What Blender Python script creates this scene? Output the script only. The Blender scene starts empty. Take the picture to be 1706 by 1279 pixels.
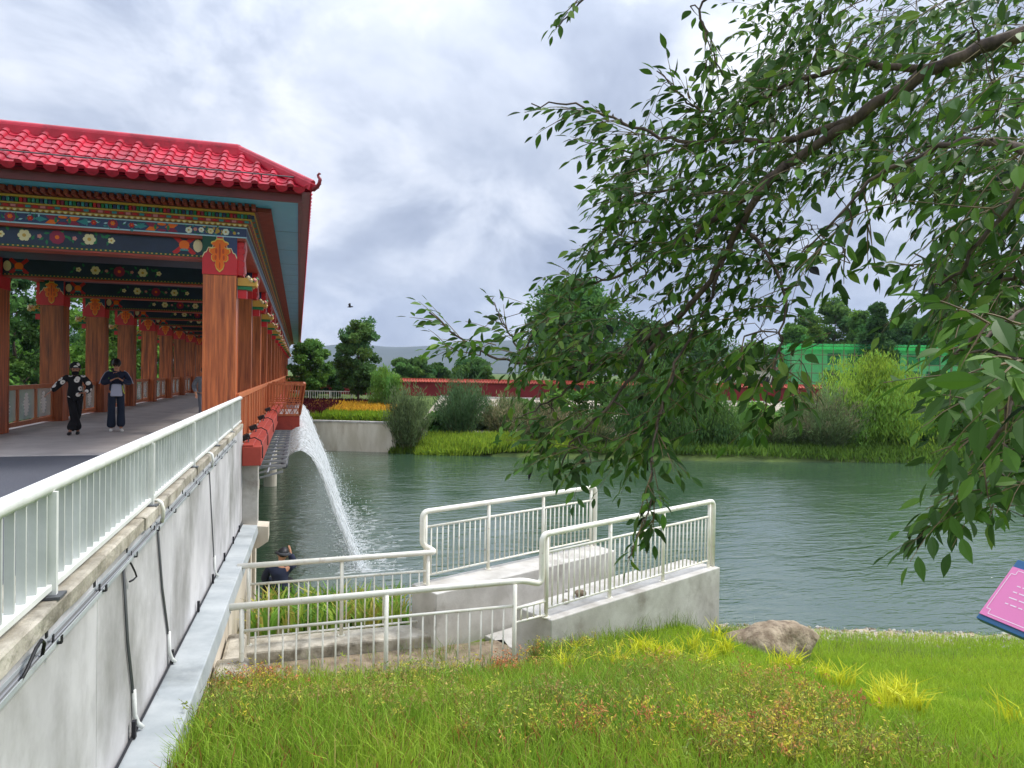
import bpy, math, random
import numpy as np
from mathutils import Vector, Matrix

sc = bpy.context.scene
col = sc.collection
EYE = 5.0

# ------------------------------------------------------------------ camera
FPX = 1160.0
TH = math.atan((853 - 497) / FPX); PIT = math.radians(.79); ROL = math.radians(.9)
fw = np.array([math.sin(TH) * math.cos(PIT), math.cos(TH) * math.cos(PIT), -math.sin(PIT)])
_rt = np.array([math.cos(TH), -math.sin(TH), 0.0]); _up = np.cross(_rt, fw)
CR = _rt * math.cos(ROL) + _up * math.sin(ROL); CU = _up * math.cos(ROL) - _rt * math.sin(ROL)
CAM = np.array([0.0, 0.0, EYE])
cd = bpy.data.cameras.new('camera'); cam = bpy.data.objects.new('camera', cd); col.objects.link(cam)
cam.matrix_world = Matrix(((CR[0], CU[0], -fw[0], 0), (CR[1], CU[1], -fw[1], 0), (CR[2], CU[2], -fw[2], EYE), (0, 0, 0, 1)))
cd.sensor_fit = 'HORIZONTAL'; cd.sensor_width = 36.0; cd.lens = 36.0 * FPX / 1706.0
cd.clip_start = 0.05; cd.clip_end = 20000
sc.camera = cam

# ------------------------------------------------------------------ sky and sun
SUN_EL, SUN_AZ = math.radians(52), math.radians(84)      # azimuth measured clockwise from +Y
w = bpy.data.worlds.new('World'); sc.world = w; w.use_nodes = True
nt = w.node_tree; N = nt.nodes; L = nt.links
N.clear()
def wn(t, **k):
    n = N.new(t)
    for a, b in k.items(): setattr(n, a, b)
    return n
out = wn('ShaderNodeOutputWorld'); bg = wn('ShaderNodeBackground')
sky = wn('ShaderNodeTexSky', sky_type='NISHITA', sun_disc=False, sun_elevation=SUN_EL, sun_rotation=SUN_AZ)
tc = wn('ShaderNodeTexCoord'); sep = wn('ShaderNodeSeparateXYZ')
L.new(tc.outputs['Generated'], sep.inputs[0])
def wm(op, a, b=None, c=None, clamp=False):
    n = wn('ShaderNodeMath', operation=op, use_clamp=clamp)
    for i, v in enumerate((a, b, c)):
        if v is None: continue
        if isinstance(v, (int, float)): n.inputs[i].default_value = v
        else: L.new(v, n.inputs[i])
    return n.outputs[0]
zc = wm('MAXIMUM', sep.outputs[2], 0.0)
den = wm('ADD', zc, 0.62)
cmb = wn('ShaderNodeCombineXYZ')
L.new(wm('DIVIDE', sep.outputs[0], den), cmb.inputs[0]); L.new(wm('DIVIDE', sep.outputs[1], den), cmb.inputs[1])
cmb.inputs[2].default_value = 3.7
def wnoise(scale, detail, rough, dist, off):
    mp = wn('ShaderNodeMapping'); mp.inputs['Location'].default_value = off; L.new(cmb.outputs[0], mp.inputs[0])
    n = wn('ShaderNodeTexNoise'); L.new(mp.outputs[0], n.inputs['Vector'])
    n.inputs['Scale'].default_value = scale; n.inputs['Detail'].default_value = detail
    n.inputs['Roughness'].default_value = rough; n.inputs['Distortion'].default_value = dist
    return n.outputs['Fac']
n1 = wnoise(1.5, 6, .52, .3, (4.1, 2.6, 0)); n2 = wnoise(4.2, 7, .56, .35, (7.7, 1.2, 0)); n3 = wnoise(1.3, 3, .5, .2, (1.4, 9.6, 2))
bil = wm('MULTIPLY', wm('SUBTRACT', n2, .47), 4.5, clamp=True)      # sharper lit edges of billows
dens = wm('ADD', wm('ADD', wm('MULTIPLY', n1, .66), wm('MULTIPLY', n2, .26)), wm('MULTIPLY', bil, .07))
rmp = wn('ShaderNodeValToRGB'); L.new(dens, rmp.inputs[0])
e = rmp.color_ramp.elements
e[0].position = .385; e[0].color = (.32, .37, .49, 1)
e[1].position = .635; e[1].color = (.93, .945, .97, 1)
for p, c in ((.435, (.43, .485, .60, 1)), (.48, (.57, .62, .725, 1)), (.54, (.72, .755, .835, 1))):
    x = e.new(p); x.color = c
skm = wn('ShaderNodeMix', data_type='RGBA', blend_type='MULTIPLY'); skm.inputs[0].default_value = 1
L.new(sky.outputs[0], skm.inputs[6]); skm.inputs[7].default_value = (.1, .1, .1, 1)
gap = wm('MULTIPLY', wm('SUBTRACT', n3, .60, clamp=True), 4.0, clamp=True)
mx = wn('ShaderNodeMix', data_type='RGBA')
L.new(wm('MULTIPLY', gap, .55), mx.inputs[0]); L.new(rmp.outputs[0], mx.inputs[6]); L.new(skm.outputs[2], mx.inputs[7])
# overcast luminance: brighter towards the zenith
zen = wm('MULTIPLY_ADD', wm('POWER', zc, 3.0), 2.3, 1.0)
fin = wn('ShaderNodeMix', data_type='RGBA', blend_type='MULTIPLY'); fin.inputs[0].default_value = 1
zz = wn('ShaderNodeCombineXYZ')
for i in range(3): L.new(zen, zz.inputs[i])
L.new(mx.outputs[2], fin.inputs[6]); L.new(zz.outputs[0], fin.inputs[7])
L.new(fin.outputs[2], bg.inputs[0]); bg.inputs[1].default_value = 1.0
L.new(bg.outputs[0], out.inputs[0])
sd = bpy.data.lights.new('sun', 'SUN'); sd.energy = 2.6; sd.angle = math.radians(12); sd.color = (1, .95, .88)
so = bpy.data.objects.new('sun', sd); col.objects.link(so)
_sd = Vector((math.sin(SUN_AZ) * math.cos(SUN_EL), math.cos(SUN_AZ) * math.cos(SUN_EL), math.sin(SUN_EL)))
so.rotation_euler = _sd.to_track_quat('Z', 'Y').to_euler(); so.location = (5, -5, 20)
sc.view_settings.view_transform = 'Standard'; sc.view_settings.look = 'None'
sc.view_settings.exposure = 0.32; sc.view_settings.gamma = 1.0; sc.view_settings.use_curve_mapping = False
sc.render.engine = 'CYCLES'
cy = sc.cycles
cy.use_denoising = True; cy.max_bounces = 6; cy.diffuse_bounces = 4; cy.glossy_bounces = 3; cy.transmission_bounces = 4
cy.transparent_max_bounces = 16; cy.caustics_reflective = False; cy.caustics_refractive = False
cy.use_adaptive_sampling = True; cy.adaptive_threshold = .015; cy.sample_clamp_indirect = 4

# ------------------------------------------------------------------ helpers
def ray(px, py): return fw + CR * (px - 853) / FPX - CU * (py - 639.5) / FPX
def at_z(px, py, z): d = ray(px, py); return CAM + d * (z - EYE) / d[2]
def at_v(px, py, v): d = ray(px, py); return CAM + d * v / d[1]
def at_d(px, py, D): return CAM + ray(px, py) * D
def proj(P):
    d = np.asarray(P, float) - CAM
    D = d @ fw
    return 853 + FPX * (d @ CR) / D, 639.5 - FPX * (d @ CU) / D, D
def ground_at(px, D): # u, v of a pixel column at depth D
    p = at_d(px, 622, D); return p[0], p[1]

RNG = np.random.default_rng(7)
random.seed(7)

# --- materials
MATS = {}
def srgb(r, g, b):
    f = lambda c: (c / 255 / 12.92) if c / 255 <= .04045 else ((c / 255 + .055) / 1.055) ** 2.4
    return (f(r), f(g), f(b), 1)
def newmat(name):
    m = bpy.data.materials.new(name); m.use_nodes = True
    t = m.node_tree; t.nodes.clear()
    o = t.nodes.new('ShaderNodeOutputMaterial'); b = t.nodes.new('ShaderNodeBsdfPrincipled')
    t.links.new(b.outputs[0], o.inputs[0]); MATS[name] = m
    return m, t, b, o
def surf(name, c1, c2=None, scale=3.0, rough=.6, bump=.0, bscale=30., stretch=(1, 1, 1), metallic=0., contrast=(.35, .65), c3=None, c3scale=.7, c3c=(.55, .72), spec=.5, bdist=.01, detail=6):
    """two-tone noise colour over world position, optional large stains and fine bump"""
    m, t, b, o = newmat(name); n = t.nodes; l = t.links
    b.inputs['Roughness'].default_value = rough; b.inputs['Metallic'].default_value = metallic
    b.inputs['Specular IOR Level'].default_value = spec
    g = n.new('ShaderNodeNewGeometry'); mp = n.new('ShaderNodeMapping'); mp.inputs['Scale'].default_value = stretch
    l.new(g.outputs['Position'], mp.inputs[0])
    last = None
    if c2 is None: b.inputs['Base Color'].default_value = c1
    else:
        t1 = n.new('ShaderNodeTexNoise'); t1.inputs['Scale'].default_value = scale; t1.inputs['Detail'].default_value = detail
        t1.inputs['Roughness'].default_value = .6; l.new(mp.outputs[0], t1.inputs[0])
        r = n.new('ShaderNodeValToRGB'); r.color_ramp.elements[0].position, r.color_ramp.elements[1].position = contrast
        r.color_ramp.elements[0].color = c1; r.color_ramp.elements[1].color = c2
        l.new(t1.outputs['Fac'], r.inputs[0]); last = r.outputs[0]
        if c3 is not None:
            t2 = n.new('ShaderNodeTexNoise'); t2.inputs['Scale'].default_value = c3scale; t2.inputs['Detail'].default_value = 8
            t2.inputs['Roughness'].default_value = .65; l.new(mp.outputs[0], t2.inputs[0])
            r2 = n.new('ShaderNodeValToRGB'); r2.color_ramp.elements[0].position, r2.color_ramp.elements[1].position = c3c
            l.new(t2.outputs['Fac'], r2.inputs[0])
            mxx = n.new('ShaderNodeMix'); mxx.data_type = 'RGBA'; l.new(r2.outputs[0], mxx.inputs[0]); l.new(last, mxx.inputs[6]); mxx.inputs[7].default_value = c3
            last = mxx.outputs[2]
        l.new(last, b.inputs['Base Color'])
    if bump:
        t3 = n.new('ShaderNodeTexNoise'); t3.inputs['Scale'].default_value = bscale; t3.inputs['Detail'].default_value = 5; l.new(mp.outputs[0], t3.inputs[0])
        bp = n.new('ShaderNodeBump'); bp.inputs['Strength'].default_value = bump; bp.inputs['Distance'].default_value = bdist
        l.new(t3.outputs['Fac'], bp.inputs['Height']); l.new(bp.outputs[0], b.inputs['Normal'])
    return m
def foliage_mat(name, transl=.35, rough=.5, spec=.3):
    m, t, b, o = newmat(name); n = t.nodes; l = t.links
    a = n.new('ShaderNodeAttribute'); a.attribute_name = 'Col'
    l.new(a.outputs['Color'], b.inputs['Base Color']); b.inputs['Roughness'].default_value = rough; b.inputs['Specular IOR Level'].default_value = spec
    tr = n.new('ShaderNodeBsdfTranslucent'); l.new(a.outputs['Color'], tr.inputs[0])
    ms = n.new('ShaderNodeMixShader'); ms.inputs[0].default_value = transl
    l.new(b.outputs[0], ms.inputs[1]); l.new(tr.outputs[0], ms.inputs[2]); l.new(ms.outputs[0], o.inputs[0])
    return m

M = {}
M['concrete'] = surf('concrete', srgb(172, 168, 160), srgb(202, 199, 192), 2.2, .85, .25, 40, c3=srgb(128, 120, 108), c3scale=1.3, c3c=(.54, .76))
M['concrete_old'] = surf('concrete_old', srgb(150, 142, 126), srgb(205, 198, 182), 3.5, .9, .6, 22, c3=srgb(96, 90, 78), c3scale=2.2, c3c=(.52, .7), bdist=.02)
M['concrete_beige'] = surf('concrete_beige', srgb(200, 188, 168), srgb(224, 214, 198), 1.8, .85, .2, 30, stretch=(1, 1, .25), c3=srgb(160, 140, 112), c3scale=1.6, c3c=(.56, .78))
M['panel_white'] = surf('panel_white', srgb(176, 174, 175), srgb(218, 216, 217), 1.3, .6, .08, 12, stretch=(1, .8, .6), contrast=(.3, .6), c3=srgb(122, 120, 113), c3scale=.9, c3c=(.46, .70))
M['ledge_grey'] = surf('ledge_grey', srgb(158, 165, 167), srgb(186, 191, 191), 2.4, .55, .1, 20, c3=srgb(112, 118, 118), c3scale=.9, c3c=(.55, .78))
M['white_paint'] = surf('white_paint', srgb(222, 224, 218), srgb(240, 240, 236), 4, .38, .05, 60, c3=srgb(186, 186, 174), c3scale=5, c3c=(.58, .8))
M['bar_white_shaded'] = surf('bar_white_shaded', srgb(196, 200, 192), srgb(216, 219, 212), 4, .45, .05, 60)  # railing white made greyer for the bars, their shade put into the colour
M['cream_paint'] = surf('cream_paint', srgb(226, 222, 206), srgb(240, 237, 226), 5, .42, .08, 60, c3=srgb(150, 112, 76), c3scale=9, c3c=(.60, .80))
M['asphalt'] = surf('asphalt', srgb(62, 64, 72), srgb(88, 90, 98), 60, .85, .5, 120, c3=srgb(70, 72, 84), c3scale=.8, bdist=.006)
M['deck'] = surf('deck', srgb(172, 164, 160), srgb(192, 184, 179), 1.5, .55, .1, 60, c3=srgb(152, 146, 146), c3scale=.6)
WS = (4.5, 4.5, .28)
M['wood'] = surf('wood', srgb(120, 50, 28), srgb(224, 124, 68), 3.2, .42, .12, 9, stretch=WS, contrast=(.28, .72), c3=srgb(72, 30, 24), c3scale=1.5, c3c=(.52, .72))
M['wood_light'] = surf('wood_light', srgb(176, 92, 54), srgb(214, 132, 86), 3.2, .45, .1, 9, stretch=WS, contrast=(.3, .7), c3=srgb(138, 66, 38), c3scale=1.8, c3c=(.56, .76))
M['roof_red'] = surf('roof_red', srgb(164, 16, 42), srgb(198, 34, 62), 2.3, .44, .1, 16, spec=.5, c3=srgb(120, 18, 36), c3scale=4.5, c3c=(.54, .76))
M['roof_dark'] = surf('roof_dark', srgb(118, 20, 34), srgb(140, 28, 42), 3, .45)
M['fascia'] = surf('fascia', srgb(88, 28, 32), srgb(108, 36, 38), 2, .5)
M['red_paint'] = surf('red_paint', srgb(198, 28, 40), srgb(216, 38, 48), 2, .42, .05, 20)
M['red_beam'] = surf('red_beam', srgb(150, 52, 42), srgb(178, 70, 52), 2, .55, .1, 20, c3=srgb(120, 40, 36), c3scale=2)
M['corbel_red'] = surf('corbel_red', srgb(136, 50, 44), srgb(156, 62, 50), 3, .5)
M['soffit'] = surf('soffit', srgb(86, 172, 222), srgb(100, 184, 228), 1.2, .45, .04, 20)
M['navy'] = surf('navy', srgb(22, 44, 92), srgb(30, 56, 108), 2, .35)
M['navy_dark'] = surf('navy_dark', srgb(22, 34, 62), srgb(30, 46, 78), 2, .45)
M['pale_blue'] = surf('pale_blue', srgb(166, 200, 224), srgb(186, 214, 232), 2, .4)
def flat(name, r, g, b, rough=.5, spec=.4): M[name] = surf(name, srgb(r, g, b), None, rough=rough, spec=spec)
flat('p_cream', 232, 214, 172); flat('p_white', 236, 230, 220); flat('p_orange', 246, 112, 26); flat('p_red', 198, 34, 40)
flat('p_maroon', 150, 40, 76); flat('p_green', 36, 120, 78); flat('p_teal', 56, 140, 150); flat('p_gold', 206, 160, 74)
flat('p_pink', 214, 132, 140); flat('p_yellow', 240, 206, 96); flat('p_dkgreen', 22, 74, 58); flat('p_brown', 112, 64, 44)
flat('black', 24, 24, 27, .5); flat('rubber', 38, 38, 42, .7); flat('steel', 150, 152, 156, .5); flat('steel_dark', 88, 90, 94, .5)
flat('skin', 196, 142, 112, .55); flat('skin_dark', 160, 112, 90, .55); flat('hair', 22, 18, 18, .5); flat('denim', 34, 44, 62, .85)
flat('cloth_black', 20, 20, 24, .9); flat('cloth_navy', 34, 40, 62, .85); flat('cloth_white', 186, 190, 208, .85); flat('shoe_white', 226, 226, 220, .6)
flat('cloth_grey', 110, 114, 124, .9); flat('lime', 204, 214, 90, .8); flat('sign_pink', 236, 132, 186, .35); flat('sign_blue', 40, 96, 142, .4); flat('sign_line', 250, 226, 238, .4)
M['steel'].node_tree.nodes['Principled BSDF'].inputs['Metallic'].default_value = .15
flat('cable_grey', 112, 113, 112, .6)
M['leaf'] = foliage_mat('leaf', .30, .5, .18)
M['leaf_far'] = foliage_mat('leaf_far', .36, .7, .06)
M['grass'] = foliage_mat('grass', .35, .55, .25)
M['bark'] = surf('bark', srgb(52, 42, 36), srgb(104, 88, 74), 26, .85, .7, 40, stretch=(1, 1, .4))
M['twig'] = surf('twig', srgb(78, 64, 44), srgb(124, 106, 70), 20, .75)
M['weed_stem'] = surf('weed_stem', srgb(112, 98, 56), srgb(150, 130, 72), 20, .8)
M['rock'] = surf('rock', srgb(112, 96, 76), srgb(172, 156, 132), 5, .9, 1.0, 14, c3=srgb(88, 70, 56), c3scale=2.6, c3c=(.5, .66), bdist=.03)
M['pebble'] = surf('pebble', srgb(120, 108, 92), srgb(180, 168, 150), 3, .9, .4, 30)
M['red_wall'] = surf('red_wall', srgb(118, 28, 34), srgb(142, 38, 42), .5, .8, .1, 6, c3=srgb(112, 28, 36), c3scale=.4)
M['wall_tile'] = surf('wall_tile', srgb(166, 66, 48), srgb(190, 86, 62), 3, .6)
M['house_white'] = surf('house_white', srgb(214, 206, 196), srgb(230, 224, 216), .6, .8)
M['dark_glass'] = surf('dark_glass', srgb(28, 34, 40), srgb(44, 52, 58), .8, .15)
M['brown_roof'] = surf('brown_roof', srgb(112, 86, 74), srgb(138, 108, 92), 2, .7)
M['net_build'] = surf('net_build', srgb(170, 205, 180), srgb(196, 220, 200), .4, .8)
M['mountain'] = surf('mountain', srgb(42, 56, 50), srgb(66, 74, 66), .002, .95, detail=10)

def per_object(mat, lo, hi):
    """a little tone difference from piece to piece"""
    t = M[mat].node_tree; b = t.nodes['Principled BSDF']; src = b.inputs['Base Color'].links[0].from_socket
    oi = t.nodes.new('ShaderNodeObjectInfo'); mr = t.nodes.new('ShaderNodeMapRange'); mr.inputs[3].default_value = lo; mr.inputs[4].default_value = hi; t.links.new(oi.outputs['Random'], mr.inputs[0])
    cb = t.nodes.new('ShaderNodeCombineXYZ')
    for i in range(3): t.links.new(mr.outputs[0], cb.inputs[i])
    mx = t.nodes.new('ShaderNodeMix'); mx.data_type = 'RGBA'; mx.blend_type = 'MULTIPLY'; mx.inputs[0].default_value = 1
    t.links.new(src, mx.inputs[6]); t.links.new(cb.outputs[0], mx.inputs[7]); t.links.new(mx.outputs[2], b.inputs['Base Color'])
per_object('roof_red', .72, 1.12); per_object('wood', .8, 1.15); per_object('wood_light', .85, 1.1); per_object('bar_white_shaded', .9, 1.04); per_object('concrete_old', .85, 1.1)
# --- special materials
def ground_mat():
    m, t, b, o = newmat('ground'); n = t.nodes; l = t.links
    b.inputs['Roughness'].default_value = .95; b.inputs['Specular IOR Level'].default_value = .1
    g = n.new('ShaderNodeNewGeometry')
    a = n.new('ShaderNodeAttribute'); a.attribute_name = 'Col'
    t1 = n.new('ShaderNodeTexNoise'); t1.inputs['Scale'].default_value = 3.0; t1.inputs['Detail'].default_value = 9; t1.inputs['Roughness'].default_value = .7
    l.new(g.outputs['Position'], t1.inputs[0])
    mx = n.new('ShaderNodeMix'); mx.data_type = 'RGBA'; mx.blend_type = 'OVERLAY'; mx.inputs[0].default_value = .7
    l.new(a.outputs['Color'], mx.inputs[6]); l.new(t1.outputs['Fac'], mx.inputs[7]); l.new(mx.outputs[2], b.inputs['Base Color'])
    bp = n.new('ShaderNodeBump'); bp.inputs['Strength'].default_value = .6; bp.inputs['Distance'].default_value = .05
    l.new(t1.outputs['Fac'], bp.inputs['Height']); l.new(bp.outputs[0], b.inputs['Normal'])
    return m
M['ground'] = ground_mat()
def water_mat():
    m, t, b, o = newmat('water'); n = t.nodes; l = t.links
    b.inputs['Base Color'].default_value = (.040, .078, .044, 1)
    b.inputs['Roughness'].default_value = .07; b.inputs['IOR'].default_value = 2.8
    g = n.new('ShaderNodeNewGeometry')
    def nz(scale, st, det, rot):
        mp = n.new('ShaderNodeMapping'); mp.inputs['Scale'].default_value = st; mp.inputs['Rotation'].default_value = (0, 0, rot)
        l.new(g.outputs['Position'], mp.inputs[0])
        x = n.new('ShaderNodeTexNoise'); x.inputs['Scale'].default_value = scale; x.inputs['Detail'].default_value = det
        x.inputs['Roughness'].default_value = .55; x.inputs['Distortion'].default_value = .6; l.new(mp.outputs[0], x.inputs[0])
        return x.outputs['Fac']
    a1 = nz(1.5, (.5, 1.5, 1), 3, TH); a2 = nz(4.6, (.6, 1.5, 1), 3, TH + .25); a3 = nz(.16, (1, 1, 1), 3, .4)
    s = n.new('ShaderNodeMath'); s.operation = 'MULTIPLY_ADD'; l.new(a2, s.inputs[0]); s.inputs[1].default_value = .4; l.new(a1, s.inputs[2])
    amp = n.new('ShaderNodeMapRange'); amp.inputs[1].default_value = .38; amp.inputs[2].default_value = .62; amp.inputs[3].default_value = .22; amp.inputs[4].default_value = .62
    l.new(a3, amp.inputs[0])
    bp = n.new('ShaderNodeBump'); bp.inputs['Distance'].default_value = .11; l.new(amp.outputs[0], bp.inputs['Strength'])
    l.new(s.outputs[0], bp.inputs['Height']); l.new(bp.outputs[0], b.inputs['Normal'])
    return m
M['water'] = water_mat()
def veil_mat():
    m, t, b, o = newmat('falling_water'); n = t.nodes; l = t.links
    b.inputs['Base Color'].default_value = (.86, .9, .92, 1); b.inputs['Roughness'].default_value = .3
    g = n.new('ShaderNodeNewGeometry'); mp = n.new('ShaderNodeMapping'); mp.inputs['Scale'].default_value = (3.2, 9.0, 3.2)
    l.new(g.outputs['Position'], mp.inputs[0])
    x = n.new('ShaderNodeTexNoise'); x.inputs['Scale'].default_value = 3.4; x.inputs['Detail'].default_value = 4; l.new(mp.outputs[0], x.inputs[0])
    r = n.new('ShaderNodeMapRange'); r.inputs[1].default_value = .40; r.inputs[2].default_value = .66; r.inputs[3].default_value = .05; r.inputs[4].default_value = .52
    l.new(x.outputs['Fac'], r.inputs[0])
    tr = n.new('ShaderNodeBsdfTransparent'); ms = n.new('ShaderNodeMixShader')
    l.new(r.outputs[0], ms.inputs[0]); l.new(tr.outputs[0], ms.inputs[1]); l.new(b.outputs[0], ms.inputs[2]); l.new(ms.outputs[0], o.inputs[0])
    m2, t, b, o = newmat('water_jet'); n = t.nodes; l = t.links
    b.inputs['Base Color'].default_value = (.92, .95, .96, 1); b.inputs['Roughness'].default_value = .25
    tr = n.new('ShaderNodeBsdfTransparent'); tl = n.new('ShaderNodeBsdfTranslucent'); tl.inputs[0].default_value = (.95, .97, .98, 1)
    ma = n.new('ShaderNodeMixShader'); ma.inputs[0].default_value = .5; l.new(b.outputs[0], ma.inputs[1]); l.new(tl.outputs[0], ma.inputs[2])
    ms = n.new('ShaderNodeMixShader'); ms.inputs[0].default_value = .62
    l.new(tr.outputs[0], ms.inputs[1]); l.new(ma.outputs[0], ms.inputs[2]); l.new(ms.outputs[0], o.inputs[0])
    return m, m2
M['veil'], M['jet'] = veil_mat()
def glass_mat():
    m, t, b, o = newmat('etched_glass'); n = t.nodes; l = t.links
    b.inputs['Base Color'].default_value = (.75, .8, .78, 1); b.inputs['Roughness'].default_value = .12
    tr = n.new('ShaderNodeBsdfTransparent'); tr.inputs[0].default_value = (.82, .88, .85, 1)
    ms = n.new('ShaderNodeMixShader'); ms.inputs[0].default_value = .38
    l.new(tr.outputs[0], ms.inputs[1]); l.new(b.outputs[0], ms.inputs[2]); l.new(ms.outputs[0], o.inputs[0])
    return m
M['glass'] = glass_mat()
def net_mat():
    m, t, b, o = newmat('green_netting'); n = t.nodes; l = t.links
    b.inputs['Base Color'].default_value = srgb(84, 208, 128); b.inputs['Roughness'].default_value = .7
    tl = n.new('ShaderNodeBsdfTranslucent'); tl.inputs[0].default_value = srgb(120, 232, 160)
    ma = n.new('ShaderNodeMixShader'); ma.inputs[0].default_value = .45; l.new(b.outputs[0], ma.inputs[1]); l.new(tl.outputs[0], ma.inputs[2])
    tr = n.new('ShaderNodeBsdfTransparent'); tr.inputs[0].default_value = (.75, 1, .8, 1)
    g = n.new('ShaderNodeNewGeometry'); x = n.new('ShaderNodeTexNoise'); x.inputs['Scale'].default_value = .6; x.inputs['Detail'].default_value = 5; l.new(g.outputs['Position'], x.inputs[0])
    r = n.new('ShaderNodeMapRange'); r.inputs[1].default_value = .35; r.inputs[2].default_value = .65; r.inputs[3].default_value = .20; r.inputs[4].default_value = .46
    l.new(x.outputs['Fac'], r.inputs[0])
    ms = n.new('ShaderNodeMixShader'); l.new(r.outputs[0], ms.inputs[0]); l.new(tr.outputs[0], ms.inputs[1]); l.new(ma.outputs[0], ms.inputs[2]); l.new(ms.outputs[0], o.inputs[0])
    return m
M['net'] = net_mat()
def stone_mat():
    m, t, b, o = newmat('stone_embankment'); n = t.nodes; l = t.links
    b.inputs['Roughness'].default_value = .9
    g = n.new('ShaderNodeNewGeometry'); mp = n.new('ShaderNodeMapping'); mp.inputs['Rotation'].default_value = (0, 0, TH); l.new(g.outputs['Position'], mp.inputs[0])
    br = n.new('ShaderNodeTexBrick'); br.inputs['Scale'].default_value = .9; br.inputs['Color1'].default_value = srgb(186, 176, 158); br.inputs['Color2'].default_value = srgb(160, 150, 132)
    br.inputs['Mortar'].default_value = srgb(120, 112, 98); br.inputs['Mortar Size'].default_value = .035; l.new(mp.outputs[0], br.inputs[0])
    l.new(br.outputs[0], b.inputs['Base Color'])
    return m
M['stone'] = stone_mat()
def hoodie_mat():
    m, t, b, o = newmat('flower_hoodie'); n = t.nodes; l = t.links
    b.inputs['Roughness'].default_value = .9
    g = n.new('ShaderNodeTexCoord')
    v = n.new('ShaderNodeTexVoronoi'); v.inputs['Scale'].default_value = 6.2; v.inputs['Randomness'].default_value = .8; l.new(g.outputs['Object'], v.inputs[0])
    r = n.new('ShaderNodeValToRGB'); r.color_ramp.interpolation = 'CONSTANT'
    e = r.color_ramp.elements; e[0].position = 0; e[0].color = srgb(20, 20, 22); e[1].position = .10; e[1].color = srgb(226, 220, 212)
    x = e.new(.34); x.color = srgb(20, 20, 24)
    l.new(v.outputs['Distance'], r.inputs[0]); l.new(r.outputs[0], b.inputs['Base Color'])
    return m
M['hoodie'] = hoodie_mat()
def stripe_mat():
    m, t, b, o = newmat('striped_shirt'); n = t.nodes; l = t.links
    b.inputs['Roughness'].default_value = .9
    g = n.new('ShaderNodeTexCoord'); wv = n.new('ShaderNodeTexWave'); wv.bands_direction = 'Z'; wv.inputs['Scale'].default_value = 9; l.new(g.outputs['Object'], wv.inputs[0])
    r = n.new('ShaderNodeValToRGB'); r.color_ramp.elements[0].color = srgb(70, 76, 86); r.color_ramp.elements[1].color = srgb(150, 154, 160)
    l.new(wv.outputs[0], r.inputs[0]); l.new(r.outputs[0], b.inputs['Base Color'])
    return m
M['stripes'] = stripe_mat()

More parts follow.
